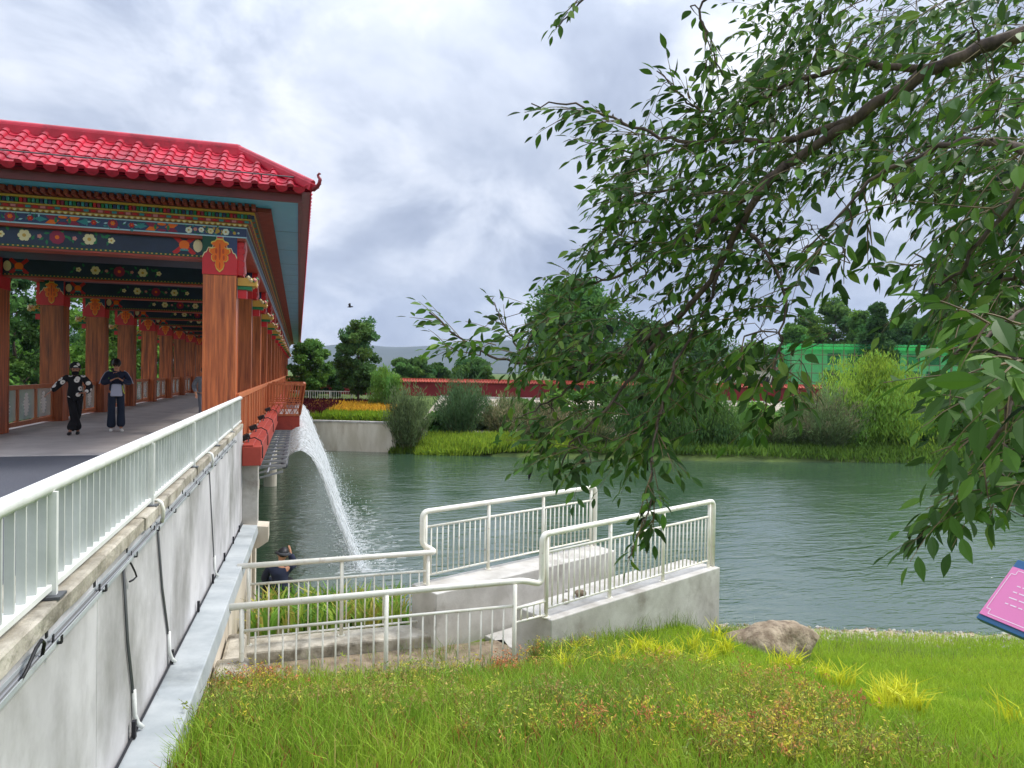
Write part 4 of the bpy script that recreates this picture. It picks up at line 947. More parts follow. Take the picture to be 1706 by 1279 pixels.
# ================================================================== fountain curtain from the bridge edge
FV0, FV1 = 17.9, 44.5
fr = thing('fountain_pipe', 'grey steel water pipe and bracket frame hung below the red bridge edge', 'pipe', (-.4, 30, 2.8))
MB().tube([(-.30, 17.5, 2.74), (-.30, FV1, 2.74)], .085, 14).build('pipe', 'steel_dark', fr, smooth=True)
MB().tube([(-.62, 16.0, 2.78), (-.62, FV1, 2.78)], .02, 8).build('frame_rail', 'steel', fr)
ba = MB(); ba.bar((-.99, 0, .02), (-.24, 0, .02), .05, .05); ba.bar((-.99, 0, -.28), (-.3, 0, -.1), .04, .04); fb_me = mesh_of(ba, 'frame_bracket', 'steel')
for v in np.arange(16, FV1, .85): linkobj('frame_bracket', fb_me, fr, (0, v, 2.9))
nz = mesh_of(MB().tube([(0, 0, 0), (.035, 0, .07)], .012, 6), 'nozzle', 'steel_dark')
stem = np.array([(-.28, 2.84), (-.12, 3.0), (.06, 3.06), (.27, 2.96), (.5, 2.67), (.72, 2.15), (.95, 1.5), (1.2, .85), (1.42, .32), (1.54, 0.0)])
ts = np.linspace(0, 1, len(stem))
def arc(t): return np.interp(t, ts, stem[:, 0]), np.interp(t, ts, stem[:, 1])
# smooth the polyline
tf = np.linspace(0, 1, 61); au, az = arc(tf); ker = np.ones(7) / 7
def smo(a): b = np.concatenate([np.full(3, a[0]), a, np.full(3, a[-1])]); return np.convolve(b, ker, 'valid')
au, az = smo(au), smo(az)
wt = thing('water_curtain', 'arching curtain of white water jets falling from the bridge into the river', 'fountain', (.5, 30, 0))
nvv = 60; V = []
for i, v in enumerate(np.linspace(FV0, FV1, nvv)):
    for u, z in zip(au, az): V.append((u, v, z))
Fq = [(i * 61 + j, i * 61 + 61 + j, i * 61 + 62 + j, i * 61 + 1 + j) for i in range(nvv - 1) for j in range(60)]
stuff(npmesh('water_veil', V, Fq, 'veil', parent=wt, smooth=True))
rg = np.random.default_rng(31); JV = []; JF = []; n = 0
for v in np.arange(FV0, FV1, .11):
    du = rg.normal(0, .03); sp = rg.normal(1, .025); j = 0
    while j < 58:
        ln = int(rg.integers(2, 6)); e_ = min(60, j + ln)
        for k in range(j, e_ + 1):
            t = k / 60; wd = (.010 + .012 * t) * (1 if j < k < e_ else .35); jit = rg.normal(0, .035 * t, 2)
            u = -.28 + (au[k] + .28) * sp + du * t; z = az[k]; vv_ = v + jit[0]
            JV += [(u - wd, vv_ - wd, z), (u + wd, vv_ + wd * .2, z + wd * .5), (u, vv_ + wd, z - wd)]
            if k < e_:
                for a in range(3): JF.append((n + a, n + (a + 1) % 3, n + 3 + (a + 1) % 3, n + 3 + a))
            n += 3
        j = e_ + int(rg.integers(0, 3))
stuff(npmesh('water_jets', JV, JF, 'jet', parent=wt, smooth=True))
# spray droplets around the fall and splash foam at its foot
def octas(name, C, R, mat, parent):
    C = np.asarray(C); R = np.asarray(R)[:, None]; n = len(C)
    offs = np.array([(1, 0, 0), (-1, 0, 0), (0, 1, 0), (0, -1, 0), (0, 0, 1), (0, 0, -1)], float)
    V = (C[:, None, :] + offs[None] * R[:, None, :]).reshape(-1, 3)
    f = np.array([(0, 2, 4), (2, 1, 4), (1, 3, 4), (3, 0, 4), (2, 0, 5), (1, 2, 5), (3, 1, 5), (0, 3, 5)])
    return npmesh(name, V, (np.arange(n)[:, None, None] * 6 + f[None]).reshape(-1, 3), mat, parent=parent)
k = 3600; t = rg.uniform(.3, 1, k); vq = FV0 + (FV1 - FV0) * rg.uniform(0, 1, k) ** 1.5
C = np.stack([np.interp(t, tf, au) + rg.normal(0, .07, k) * t, vq + rg.normal(0, .08, k), np.maximum(.01, np.interp(t, tf, az) + rg.normal(0, .08, k))], -1)
stuff(octas('spray', C, rg.uniform(.004, .010, k), 'jet', wt))
k = 4200; vq = FV0 + (FV1 - FV0) * rg.uniform(0, 1, k) ** 1.35; r_ = rg.exponential(.18, k); a = rg.uniform(0, 6.283, k)
C = np.stack([1.54 + r_ * np.cos(a) * 1.3, vq + r_ * np.sin(a), np.abs(rg.normal(0, .07, k)) * np.exp(-r_ * 2)], -1)
kf = 700; vq2 = FV0 - .3 + 9 * rg.uniform(0, 1, kf) ** 1.6; FVs = []; FFs = []; nf = 0
for q in range(kf):                                # thin patches of foam drifting round the foot of the fall
    a0 = rg.uniform(0, 6.28); r1 = rg.uniform(.02, .09); cu = 1.55 + abs(rg.normal(0, .55)) * (1 if rg.random() < .7 else -.6); m_ = 7
    FVs.append((cu, vq2[q], .007)); FVs += [(cu + r1 * rg.uniform(.5, 1.3) * math.cos(a0 + 6.283 * j / m_) * 1.5, vq2[q] + r1 * rg.uniform(.4, 1.2) * math.sin(a0 + 6.283 * j / m_) * .7, .004 + .00001 * q) for j in range(m_)]
    FFs += [(nf, nf + 1 + j, nf + 1 + (j + 1) % m_) for j in range(m_)]; nf += m_ + 1
stuff(npmesh('foam', FVs, FFs, 'jet', parent=wt))
stuff(octas('splash', C, rg.uniform(.008, .026, k), 'jet', wt))
# floodlights standing on the red trough
def floodlight(v, label):
    t = thing('floodlight', label, 'lamp', (-.92, v, 3.6), 'floodlights on the red trough')
    o = MB().box(-.10, .06, -.09, .09, .06, .16).build('lamp_body', 'black', None, bevel=.01); o.parent = t; o.rotation_euler = (0, -.4, .2); WL[o.name] = WL[t.name]
    mb = MB(); mb.bar((-.92, v - .1, 3.6), (-.92, v - .1, 3.7), .02, .012); mb.bar((-.92, v + .1, 3.6), (-.92, v + .1, 3.7), .02, .012); mb.bar((-.92, v - .1, 3.607), (-.92, v + .1, 3.607), .03, .01); mb.build('lamp_yoke', 'steel_dark', t)
    MB().tube([(-.92, v, 3.66), (-.8, v - .06, 3.69), (-.68, v - .16, 3.63), (-.65, v - .2, 3.5), (-.65, v - .22, 3.3)], .012, 6).build('cable', 'rubber', t, smooth=True)
floodlight(14.5, 'black floodlight on the red trough, nearest to the white railing')
floodlight(17.0, 'black floodlight on the red trough, second from the white railing')
floodlight(20.6, 'black floodlight on the red trough, third from the white railing')
floodlight(24.8, 'black floodlight on the red trough just before the balcony')
# information board
A_ = at_d(1628, 1022, 3.55); Bt = at_d(1690, 943, 3.95); Rr = at_d(1760, 1078, 3.15)
fh = np.array([fw[0], fw[1], 0]) / math.hypot(fw[0], fw[1]); rh = np.array([fh[1], -fh[0], 0]); e1 = -.988 * fh + .156 * rh; h_ = .325
e2 = .63 * (.988 * rh + .156 * fh) + np.array([0, 0, .777]); e2 /= np.linalg.norm(e2); nn_ = np.cross(e1, e2)
W_ = .9
def bp(x, y, z): return tuple(A_ + e1 * x + e2 * y + nn_ * z)
def slab(name, x0, x1, y0, y1, z0, z1, mat, parent, bevel=0):
    return MB().add([bp(x0, y0, z0), bp(x1, y0, z0), bp(x1, y1, z0), bp(x0, y1, z0), bp(x0, y0, z1), bp(x1, y0, z1), bp(x1, y1, z1), bp(x0, y1, z1)], [(3, 2, 1, 0), (4, 5, 6, 7), (0, 1, 5, 4), (1, 2, 6, 5), (2, 3, 7, 6), (3, 0, 4, 7)]).build(name, mat, parent, bevel=bevel)
gp = A_ + e1 * .30
sg = thing('information_board', 'tilted pink information board in a blue frame on a post at the right edge', 'sign', (gp[0], gp[1], 2.0))
slab('frame', 0, W_, -.02, h_ + .03, -.045, -.006, 'sign_blue', sg, .004); slab('board', .012, W_ - .012, .006, h_ - .02, -.005, .004, 'sign_pink', sg)
bd = MB(); z = .006
def stroke(x0, y0, x1, y1, wd=.004):
    d = np.array([x1 - x0, y1 - y0]); d /= np.linalg.norm(d); p = np.array([-d[1], d[0]]) * wd / 2
    bd.poly([bp(x0 - p[0], y0 - p[1], z), bp(x1 - p[0], y1 - p[1], z), bp(x1 + p[0], y1 + p[1], z), bp(x0 + p[0], y0 + p[1], z)])
y0, y1, x0, x1 = .022, h_ - .035, .03, W_ - .03; q = .025
for a, b in (((x0 + q, y0), (x1 - q, y0)), ((x1 - q, y0), (x1 - q, y0 + q)), ((x1 - q, y0 + q), (x1, y0 + q)), ((x1, y0 + q), (x1, y1 - q)), ((x1 - q, y1), (x0 + q, y1)), ((x0 + q, y1), (x0 + q, y1 - q)), ((x0 + q, y1 - q), (x0, y1 - q)), ((x0, y1 - q), (x0, y0 + q)), ((x0, y0 + q), (x0 + q, y0 + q)), ((x0 + q, y0 + q), (x0 + q, y0))): stroke(*a, *b)
bd.build('printed_border', 'sign_line', sg)
tx = MB(); bd, keep = tx, bd; rr = random.Random(4)
for k in range(4):
    yy = y1 - .08 - k * .035; x = .1
    while x < .85: l_ = rr.uniform(.012, .05); stroke(x, yy, x + l_, yy, .006); x += l_ + .010
stuff(tx.build('printed_lines', 'sign_line', sg))
for x in (.3, .7):
    p0 = np.array(bp(x, h_ * .45, -.045)); MB().box(p0[0] - .02, p0[0] + .02, p0[1] - .02, p0[1] + .02, .9, p0[2] - .005).build('post', 'steel_dark', sg)
# bird
p = at_d(583, 511, 60); mb = MB()
mb.tube([p + (-.22, 0, -.02), p, p + (.2, 0, .03), p + (.3, 0, .0)], [.02, .07, .05, .005], 8)
for s in (-1, 1): mb.add([tuple(p + (.08, 0, .03)), tuple(p + (-.1, 0, .03)), tuple(p + (-.12, s * .3, .28)), tuple(p + (.02, s * .32, .3)), tuple(p + (-.12, s * .55, .18))], [(0, 1, 2, 3), (3, 2, 4)])
tag(mb.build('bird', 'black', None, at=p), 'small dark bird flying in the grey sky', 'bird')
# ================================================================== far bank: walls, railing, buildings
fb = thing('concrete_river_wall', 'pale streaked concrete wall holding the flower bed at the far shore', 'wall', (0, 45, 0))
pts = [cam_xy(X, D) for X, D in ((-32, 46.5), (-24, 45.6), (-14.3, 44.4), (-7.4, 43.6), (-7.2, 46.0))]
mb = MB()
for a, b in zip(pts[:-1], pts[1:]): mb.bar((*a, .48), (*b, .48), .3, 2.7)
mb.build('wall', 'concrete_beige', fb); mb = MB()
for a, b in zip(pts[:-1], pts[1:]): mb.bar((*a, 1.86), (*b, 1.86), .38, .1)
mb.build('wall_coping', 'concrete', fb)
wr = thing('far_railing', 'long white railing on the far bank behind the flower bed', 'railing', (*cam_xy(-12, 56), 2.55))
Xs = np.arange(-34, -8.6, 1.75); mb = MB(); bl_ = MB()
Pw = [(*cam_xy(X, 56.5), 2.55) for X in Xs]
for q in Pw: MB().box(q[0] - .04, q[0] + .04, q[1] - .04, q[1] + .04, 2.5, 3.38).build('post', 'white_paint', wr)
for z, r in ((3.40, .06), (2.66, .04)):
    MB().bar((Pw[0][0], Pw[0][1], z), (Pw[-1][0], Pw[-1][1], z), r, r).build('rail', 'white_paint', wr)
for X in np.arange(-34, -10.4, .19): q = cam_xy(X, 56.5); bl_.box(q[0] - .022, q[0] + .022, q[1] - .022, q[1] + .022, 2.67, 3.38)
stuff(bl_.build('balusters', 'white_paint', wr))
rw = thing('red_boundary_wall', 'long dark red wall with orange tile coping behind the far bank', 'wall', (*cam_xy(0, 73), 2.5))
segs = [(-40, 80), (-22, 76), (-12, 74), (2, 73), (16, 72.5), (32, 72)]
w1 = MB(); w2 = MB(); w3 = MB()
for (X0, D0), (X1, D1) in zip(segs[:-1], segs[1:]):
    a, b = cam_xy(X0, D0), cam_xy(X1, D1); w1.bar((*a, 3.05), (*b, 3.05), .3, 1.9); w2.bar((*a, 4.03), (*b, 4.03), .62, .06)
    d = np.array(b) - np.array(a); L_ = np.linalg.norm(d); d /= L_; n_ = np.array([d[1], -d[0]])
    w3.add([(*(np.array(a) + n_ * .36), 4.06), (*(np.array(b) + n_ * .36), 4.06), (*b, 4.34), (*a, 4.34), (*(np.array(a) - n_ * .36), 4.06), (*(np.array(b) - n_ * .36), 4.06)], [(0, 1, 2, 3), (3, 2, 5, 4)])
    for k in range(int(L_ / .3)):
        q = np.array(a) + d * (k + .5) * .3; w3.tube([(*(q + n_ * .38), 4.08), (*q, 4.37)], .07, 5)
    w3.bar((*a, 4.38), (*b, 4.38), .16, .12)
w1.build('wall', 'red_wall', rw); w2.build('cornice', 'wall_tile', rw); stuff(w3.build('wall_tiles', 'wall_tile', rw))
# stone gate pillar
q = cam_xy(-22.3, 60); gp_ = thing('gate_pillar', 'short orange-brown stone pillar behind the far white railing', 'pillar', (*q, 2.5))
MB().box(q[0] - .28, q[0] + .28, q[1] - .28, q[1] + .28, 2.4, 4.0).build('shaft', 'wall_tile', gp_, bevel=.03); MB().box(q[0] - .34, q[0] + .34, q[1] - .34, q[1] + .34, 4.0, 4.18).build('cap', 'brown_roof', gp_, bevel=.04)
# scaffolded building under green netting
def oriented(X0, D0, X1, D1):
    a, b = np.array(cam_xy(X0, D0)), np.array(cam_xy(X1, D1)); L_ = np.linalg.norm(b - a); d = (b - a) / L_; return a, d, np.array([-d[1], d[0]]), L_
a, d, nrm, L_ = oriented(36.6, 92, 64, 90)
gb = thing('scaffolded_building', 'two-storey building wrapped in bright green scaffold netting among the trees', 'building', (*a, 2.5))
def gq(x, y, z): q = a + d * x + nrm * y; return (q[0], q[1], z)
def gbox(name, x0, x1, y0, y1, z0, z1, mat, parent):
    return MB().add([gq(x0, y0, z0), gq(x1, y0, z0), gq(x1, y1, z0), gq(x0, y1, z0), gq(x0, y0, z1), gq(x1, y0, z1), gq(x1, y1, z1), gq(x0, y1, z1)], [(3, 2, 1, 0), (4, 5, 6, 7), (0, 1, 5, 4), (1, 2, 6, 5), (2, 3, 7, 6), (3, 0, 4, 7)]).build(name, mat, parent)
gbox('wall', 1.2, L_ - .5, 1.5, 10, 2.4, 8.9, 'net_build', gb); gbox('roof', .7, L_ - .2, 1.1, 10.4, 8.9, 9.3, 'net_build', gb)
for zz in (5.3, 7.4 + .2):
    for x in np.arange(5.4, L_ - 2, 2.55): gbox('window', x, x + 1.7, 1.44, 1.497, zz - .5, zz + .95, 'dark_glass', gb)
sp = MB()
for x in np.arange(.2, L_, 1.35): sp.tube([gq(x, .05, 2.4), gq(x, .05, 9.7)], .05, 5)
for z in (3.4, 4.6, 5.8, 7.0, 8.2, 9.4): sp.tube([gq(.1, .04, z), gq(L_, .04, z)], .045, 5); sp.tube([gq(.18, .3, z), gq(.18, 9, z)], .03, 5)
for y in np.arange(1.6, 9, 1.4): sp.tube([gq(.18, y, 2.4), gq(.18, y, 9.6)], .035, 5)
stuff(sp.build('scaffold_poles', 'brown_roof', gb))
def netsheet(p0, p1, z0, z1, push, seed):
    nx, nz_ = 50, 14; V = []
    for i in range(nx):
        for j in range(nz_):
            t = i / (nx - 1); s = j / (nz_ - 1); wv_ = .12 * math.sin(i * 1.1 + seed) + .1 * float(vnoise(np.array(i * .4), np.array(j * .7), seed))
            q = np.array(p0) * (1 - t) + np.array(p1) * t; V.append(gq(q[0] + push[0] * wv_, q[1] + push[1] * wv_, z0 + (z1 - z0) * s + .06 * math.sin(i * .9)))
    return npmesh('netting', V, [(i * nz_ + j, (i + 1) * nz_ + j, (i + 1) * nz_ + j + 1, i * nz_ + j + 1) for i in range(nx - 1) for j in range(nz_ - 1)], 'net', parent=gb, smooth=True)
netsheet((0, .25), (L_, .25), 2.4, 9.5, (0, -1), 1); netsheet((.05, 9), (.05, .25), 2.4, 9.5, (-1, 0), 2)
gbox('netting_band', -.1, L_ + .1, .0, 1.0, 9.0, 9.65, 'net', gb)
# white house
a, d, nrm, L_ = oriented(24.6, 84, 31.2, 83)
wh = thing('white_house', 'low white house with brown roof behind the red wall, left of the green building', 'house', (*a, 2.5))
gbox('wall', 0, L_, 0, 5, 2.4, 6.0, 'house_white', wh); gbox('roof', -.4, L_ + .4, -.4, 5.4, 6.0, 6.35, 'brown_roof', wh)
for x in (.8, 3.0, 5.0): gbox('window', x, x + 1.1, -.03, -.003, 4.1, 5.2, 'dark_glass', wh)
a, d, nrm, L_ = oriented(-15.1, 96, -13.4, 96)
hh = thing('far_house', 'small pale house with a gabled roof among trees beyond the red wall', 'house', (*a, 2.5))
gbox('wall', 0, L_, 0, 5, 2.4, 5.0, 'house_white', hh)
MB().add([gq(-.3, -.3, 5), gq(L_ + .3, -.3, 5), gq(L_ + .3, 5.3, 5), gq(-.3, 5.3, 5), gq(.5, 2.5, 5.8), gq(L_ - .5, 2.5, 5.8)], [(0, 1, 5, 4), (2, 3, 4, 5), (1, 2, 5), (3, 0, 4)]).build('roof', 'house_white', hh); gbox('window', .5, 1.0, -.03, -.004, 3.9, 4.6, 'dark_glass', hh)

# ================================================================== vegetation generators
def leafquads(C, L_, W, rg, up=.3, axis=None):
    """rhombic leaves at centres C: random orientation"""
    n = len(C); A = rg.normal(size=(n, 3)) if axis is None else axis + rg.normal(size=(n, 3)) * .35
    A /= np.linalg.norm(A, axis=1, keepdims=True); Nn = rg.normal(size=(n, 3)); Nn[:, 2] += up
    B = np.cross(A, Nn); B /= np.linalg.norm(B, axis=1, keepdims=True) + 1e-9
    L_ = np.asarray(L_).reshape(-1, 1); W = np.asarray(W).reshape(-1, 1)
    V = np.stack([C - A * L_, C - A * L_ * .1 + B * W, C + A * L_, C - A * L_ * .1 - B * W], 1).reshape(-1, 3)
    return V, np.arange(n * 4).reshape(-1, 4)
def tint(n, c, rg, var=.25, yellow=.12):
    c = np.array(c); k = rg.normal(1, var, (n, 1)).clip(.45, 1.7); y = rg.normal(0, yellow, (n, 1))
    return (c * k * np.concatenate([1 + y, 1 + y * .3, 1 - y], 1)).clip(.004, .8)
def tree(name, label, cat, base, H, R, colr, seed, nleaf=6000, leaf=.2, trunk=.25, cr0=.25, shape='round', group=None, nclump=60, willow=False, trunk_mat='bark', zr=None):
    """tapered trunk with limbs; crown of leaf clumps placed at the ends of limbs"""
    rg = np.random.default_rng(seed); b = np.array(base, float)
    t = thing(name, label, cat, b, group)
    mb = MB(); lean = rg.normal(0, .03 * H, 2)
    P = [b + np.array([lean[0] * f ** 2, lean[1] * f ** 2, H * .92 * f]) + np.append(rg.normal(0, .012 * H, 2) * f, 0) for f in np.linspace(0, 1, 8)]
    P[0][2] -= .3
    mb.tube(P, [trunk * (1 - .9 * f) for f in np.linspace(0, 1, 8)], 8)
    Cl = []; Sz = []
    for k in range(nclump):
        f = rg.uniform(0, 1); z = cr0 + (1 - cr0) * f
        if shape == 'round': rad = R * math.sqrt(max(.05, 1 - (2 * f - 1) ** 2))
        elif shape == 'cone': rad = R * (1.05 - f) * min(1, .35 + f * 5)
        elif shape == 'column': rad = R * min(1, .5 + 2 * f) * min(1, 1.6 * (1.02 - f) + .1)
        else: rad = R * (.55 + .6 * f) * math.sqrt(max(.03, 1 - max(0, (f - .55) / .45) ** 2))
        a = rg.uniform(0, 6.283); q = rad * math.sqrt(rg.uniform(.05, 1)) * rg.uniform(.8, 1.12)
        zz = z * H * rg.uniform(.96, 1.03)
        sp = np.array([np.interp(zz, [p[2] - b[2] for p in P], [p[i] for p in P]) for i in (0, 1)])
        c = np.array([sp[0] + q * math.cos(a), sp[1] + q * math.sin(a), b[2] + zz]); Cl.append(c); Sz.append(R * rg.uniform(.20, .42))
        if k % 2 == 0:
            z0 = max(.12 * H, zz - q * rg.uniform(.5, 1.0)); s0 = np.array([np.interp(z0, [p[2] - b[2] for p in P], [p[i] for p in P]) for i in (0, 1)])
            p0 = np.array([s0[0], s0[1], b[2] + z0]); r0 = max(.012, trunk * .32 * (1 - z0 / H)); mid = (p0 + c) / 2 + np.array([0, 0, -.04 * q])
            mb.tube([p0, mid, c], [r0, r0 * .6, r0 * .2], 5)
    mb.build('trunk', trunk_mat, t, smooth=True)
    nleaf = int(nleaf * 1.4); Cl = np.array(Cl); Sz = np.array(Sz); k = rg.integers(0, len(Cl), nleaf)
    g = rg.normal(size=(nleaf, 3)); g /= np.linalg.norm(g, axis=1, keepdims=True); g *= rg.uniform(0, 1, (nleaf, 1)) ** .45
    C = Cl[k] + g * Sz[k][:, None] * np.array([1, 1, .72 if not willow else .5])
    ax = None
    if willow:
        C[:, 2] -= rg.uniform(0, 1, nleaf) ** 1.2 * R * .75; C[:, 2] = np.maximum(C[:, 2], b[2] + .1); ax = np.array([0, 0, -1.0])
    cl = tint(len(Cl), np.array(colr) * 1.45, rg, .22, .10)[k] * tint(nleaf, (1, 1, 1), rg, .2, .06)
    V, F = leafquads(C, rg.uniform(.7, 1.3, nleaf) * leaf * (1.25 if willow else 1), rg.uniform(.7, 1.3, nleaf) * leaf * (.24 if willow else .5), rg, axis=ax)
    stuff(npmesh('crown', V, F, 'leaf_far', np.repeat(cl, 4, 0), parent=t))
    return t
def plume(name, label, base, H, R, colr, seed, n=2600, leaf=.09, cat='shrub', tipc=None):
    """tall feathery shrub: many thin stems fanning from the base, fine leaves along each"""
    rg = np.random.default_rng(seed); b = np.array(base, float); t = thing(name, label, cat, b)
    ns = 110; mb = MB(); Cs = []; Cc = []; Ax = []
    for k in range(ns):
        a = rg.uniform(0, 6.283); o = R * math.sqrt(rg.uniform(0, 1)); h = H * rg.uniform(.55, 1.05) * (1 - .35 * (o / R) ** 2)
        p0 = b + np.array([math.cos(a) * o * .25, math.sin(a) * o * .25, -.1]); p2 = b + np.array([math.cos(a) * o, math.sin(a) * o, h])
        p1 = (p0 + p2) / 2 + np.array([-math.cos(a), -math.sin(a), 0]) * o * .12 + np.array([0, 0, h * .1])
        m = n // ns * 2; tt_ = rg.uniform(.12, 1, m) ** .8
        q = (1 - tt_)[:, None] ** 2 * p0 + 2 * (tt_ * (1 - tt_))[:, None] * p1 + (tt_ ** 2)[:, None] * p2
        Cs.append(q + rg.normal(0, .07 * R + .03, (m, 3))); base_c = np.array(colr) * rg.normal(1, .18)
        cc = np.repeat(base_c[None], m, 0)
        if tipc is not None and rg.random() < .4: cc = cc * (1 - tt_[:, None] ** 2 * .8) + np.array(tipc) * tt_[:, None] ** 2 * .8
        Cc.append(cc); Ax.append(np.repeat((p2 - p0)[None], m, 0) / np.linalg.norm(p2 - p0))
        if k % 3 == 0: mb.tube([p0, p1 * .5 + (p0 + p2) * .25, p2], [.022, .014, .004], 4)
    mb.build('stems', 'twig', t)
    C = np.concatenate(Cs); cc = np.concatenate(Cc); m = len(C)
    V, F = leafquads(C, rg.uniform(.6, 1.5, m) * leaf * 1.5, rg.uniform(.6, 1.3, m) * leaf * .22, rg, axis=np.concatenate(Ax))
    stuff(npmesh('foliage', V, F, 'leaf_far', np.repeat((cc * 1.3 * rg.normal(1, .22, (m, 1)).clip(.4, 1.7)).clip(.004, .8), 4, 0), parent=t))
    return t
def G(px, D): u, v = ground_at(px, D); return (u, v, float(height(np.array(u), np.array(v))))
def top_h(py, px, D, base): return at_d(px, py, D)[2] - base[2]
GREEN = (.095, .19, .040); DARK = (.058, .125, .036); LIME = (.20, .32, .055); OLIVE = (.15, .19, .07); GREY = (.10, .12, .065); FRESH = (.14, .27, .05); BROWN = (.15, .12, .07)
def T(name, label, px, D, ytop, wpx, colr, seed, **k):
    b = G(px, D); k.setdefault('cat', 'tree'); H = top_h(ytop, px, D, b); return tree(name, label, k.pop('cat'), b, H, wpx / 2 * D / FPX, colr, seed, **k)
T('young_poplar', 'upright young poplar standing above the yellow flower bed', 597, 54, 534, 74, (.085, .165, .05), 1, nleaf=8000, leaf=.15, trunk=.09, shape='round', cr0=.16, nclump=80)
T('broadleaf_tree', 'green tree just right of the bridge roof end', 517, 64, 568, 66, GREEN, 2, nleaf=6000, leaf=.17, trunk=.15, cr0=.15, nclump=70)
T('round_bush', 'dark round bush in front of the red wall left of the poplar', 562, 68, 607, 60, DARK, 3, nleaf=4500, leaf=.15, trunk=.1, cr0=.05, nclump=50, cat='bush')
T('round_bush', 'dark low bush against the far red wall beside the bridge end', 520, 70, 622, 50, DARK, 31, nleaf=3000, leaf=.15, trunk=.1, cr0=.05, nclump=40, cat='bush')
T('small_willow', 'light green young willow beside the white railing end', 645, 51, 611, 56, FRESH, 4, nleaf=5000, leaf=.12, trunk=.06, cr0=.1, shape='round', nclump=60, willow=True)
for i, (px, y, wd, lab) in enumerate(((672, 600, 46, 'leftmost round tree'), (700, 598, 50, 'second round tree'), (730, 606, 40, 'third smaller tree'), (790, 600, 70, 'fourth wider tree'))):
    T('background_tree', lab + ' in the row beyond the red wall near the gabled house', px, 92 + 3 * i, y, wd, (.085, .17, .045), 40 + i, nleaf=5500, leaf=.26, trunk=.2, cr0=.15, nclump=45, group='trees beyond the red wall')
T('tall_round_tree', 'big round tree behind the overhanging leaves, middle of the far bank', 955, 78, 478, 178, (.075, .165, .040), 6, nleaf=14000, leaf=.26, trunk=.4, cr0=.18, nclump=130)
T('background_tree', 'dark tree behind the big round tree, to its right', 1075, 88, 540, 120, DARK, 61, nleaf=6000, leaf=.26, trunk=.3, cr0=.12, nclump=70, group='trees beyond the red wall')
T('background_tree', 'bushy tree left of the white house', 1170, 90, 560, 130, (.085, .17, .045), 62, nleaf=6500, leaf=.26, trunk=.3, cr0=.1, nclump=80, group='trees beyond the red wall')
T('background_tree', 'pale green tree between the white house and the green building', 1262, 98, 575, 90, (.12, .22, .055), 63, nleaf=5000, leaf=.26, trunk=.25, cr0=.1, nclump=60, group='trees beyond the red wall')
PR = [(1318, 545, 60, GREEN, 'round', 'rounded tree at the left end of the green building'), (1345, 520, 74, GREEN, 'column', 'open-crowned poplar above the left end of the green building'), (1385, 502, 78, (.11, .2, .05), 'vase', 'tallest thin poplar behind the green building'), (1432, 518, 62, GREEN, 'column', 'narrow poplar left of the bare trunk'), (1462, 512, 60, DARK, 'column', 'poplar with a bare grey trunk in front of the green roof'),
      (1488, 528, 60, GREEN, 'column', 'poplar just right of the bare trunk'), (1520, 536, 80, DARK, 'round', 'dark round tree above the green roof'), (1575, 514, 84, OLIVE, 'vase', 'olive tree right of the dark round tree'), (1612, 530, 70, GREEN, 'round', 'green tree between the olive tree and the far right trees'), (1650, 505, 110, GREEN, 'round', 'big tree behind the near branches at far right'), (1725, 490, 120, GREEN, 'round', 'tree cut by the right edge beyond the river')]
for i, (px, y, wd, c_, sh_, lab) in enumerate(PR):
    T('poplar_tree', lab, px, 104 + (i % 3) * 4 - (16 if i == 4 else 0), y, wd, c_, 80 + i, nleaf=7500, leaf=.30, trunk=.3, cr0=.16, shape=sh_, nclump=95, group='poplars behind the green building')
# shore shrubs and willows
def S(name, label, px, D, ytop, wpx, colr, seed, **k): b = G(px, D); return plume(name, label, b, top_h(ytop, px, D, b), wpx / 2 * D / FPX, colr, seed, **k)
S('feathery_shrub', 'tall grey-green feathery shrub at the corner of the concrete river wall', 682, 43.6, 628, 84, (.12, .165, .07), 11, n=5200, leaf=.1)
S('feathery_shrub', 'dark feathery shrub behind the bright grass, right of the concrete wall', 768, 47, 622, 100, (.075, .135, .055), 12, n=6000, leaf=.1)
S('feathery_shrub', 'pale brown plumed shrub beside the dark feathery shrub', 838, 48.5, 652, 84, (.15, .19, .08), 13, n=4000, leaf=.1, tipc=(.32, .25, .15))
S('feathery_shrub', 'brown plumed shrub at the waterline below the hanging leaves', 905, 44.2, 668, 110, (.10, .125, .055), 14, n=4800, leaf=.1, tipc=(.28, .20, .12))
S('feathery_shrub', 'low grey shrub in front of the stone slope', 985, 44, 690, 90, (.09, .13, .05), 15, n=3600, leaf=.1, tipc=(.25, .18, .1))
T('weeping_willow', 'dark weeping willow hanging over the far waterline, middle right', 1110, 45.5, 600, 190, (.075, .15, .04), 16, nleaf=14000, leaf=.14, trunk=.2, cr0=.2, nclump=120, willow=True)
T('weeping_willow', 'small dark willow right of the middle one at the waterline', 1215, 45, 668, 110, (.09, .17, .045), 17, nleaf=7000, leaf=.13, trunk=.12, cr0=.15, nclump=70, willow=True)
S('feathery_shrub', 'grey-brown bush left of the bright willow', 1378, 44.5, 640, 140, (.13, .19, .075), 18, n=7000, leaf=.1, tipc=(.2, .15, .1))
S('feathery_shrub', 'small brown bush on the waterline below the red wall end', 1300, 45, 690, 110, (.11, .17, .06), 19, n=4200, leaf=.1, tipc=(.2, .14, .09))
T('weeping_willow', 'bright yellow-green willow in front of the green building', 1455, 46.5, 586, 170, (.24, .38, .055), 20, nleaf=15000, leaf=.15, trunk=.2, cr0=.14, nclump=120, willow=True)
T('weeping_willow', 'light green willow right of the bright one', 1545, 47.5, 628, 130, (.2, .33, .06), 21, nleaf=9000, leaf=.15, trunk=.15, cr0=.12, nclump=80, willow=True)
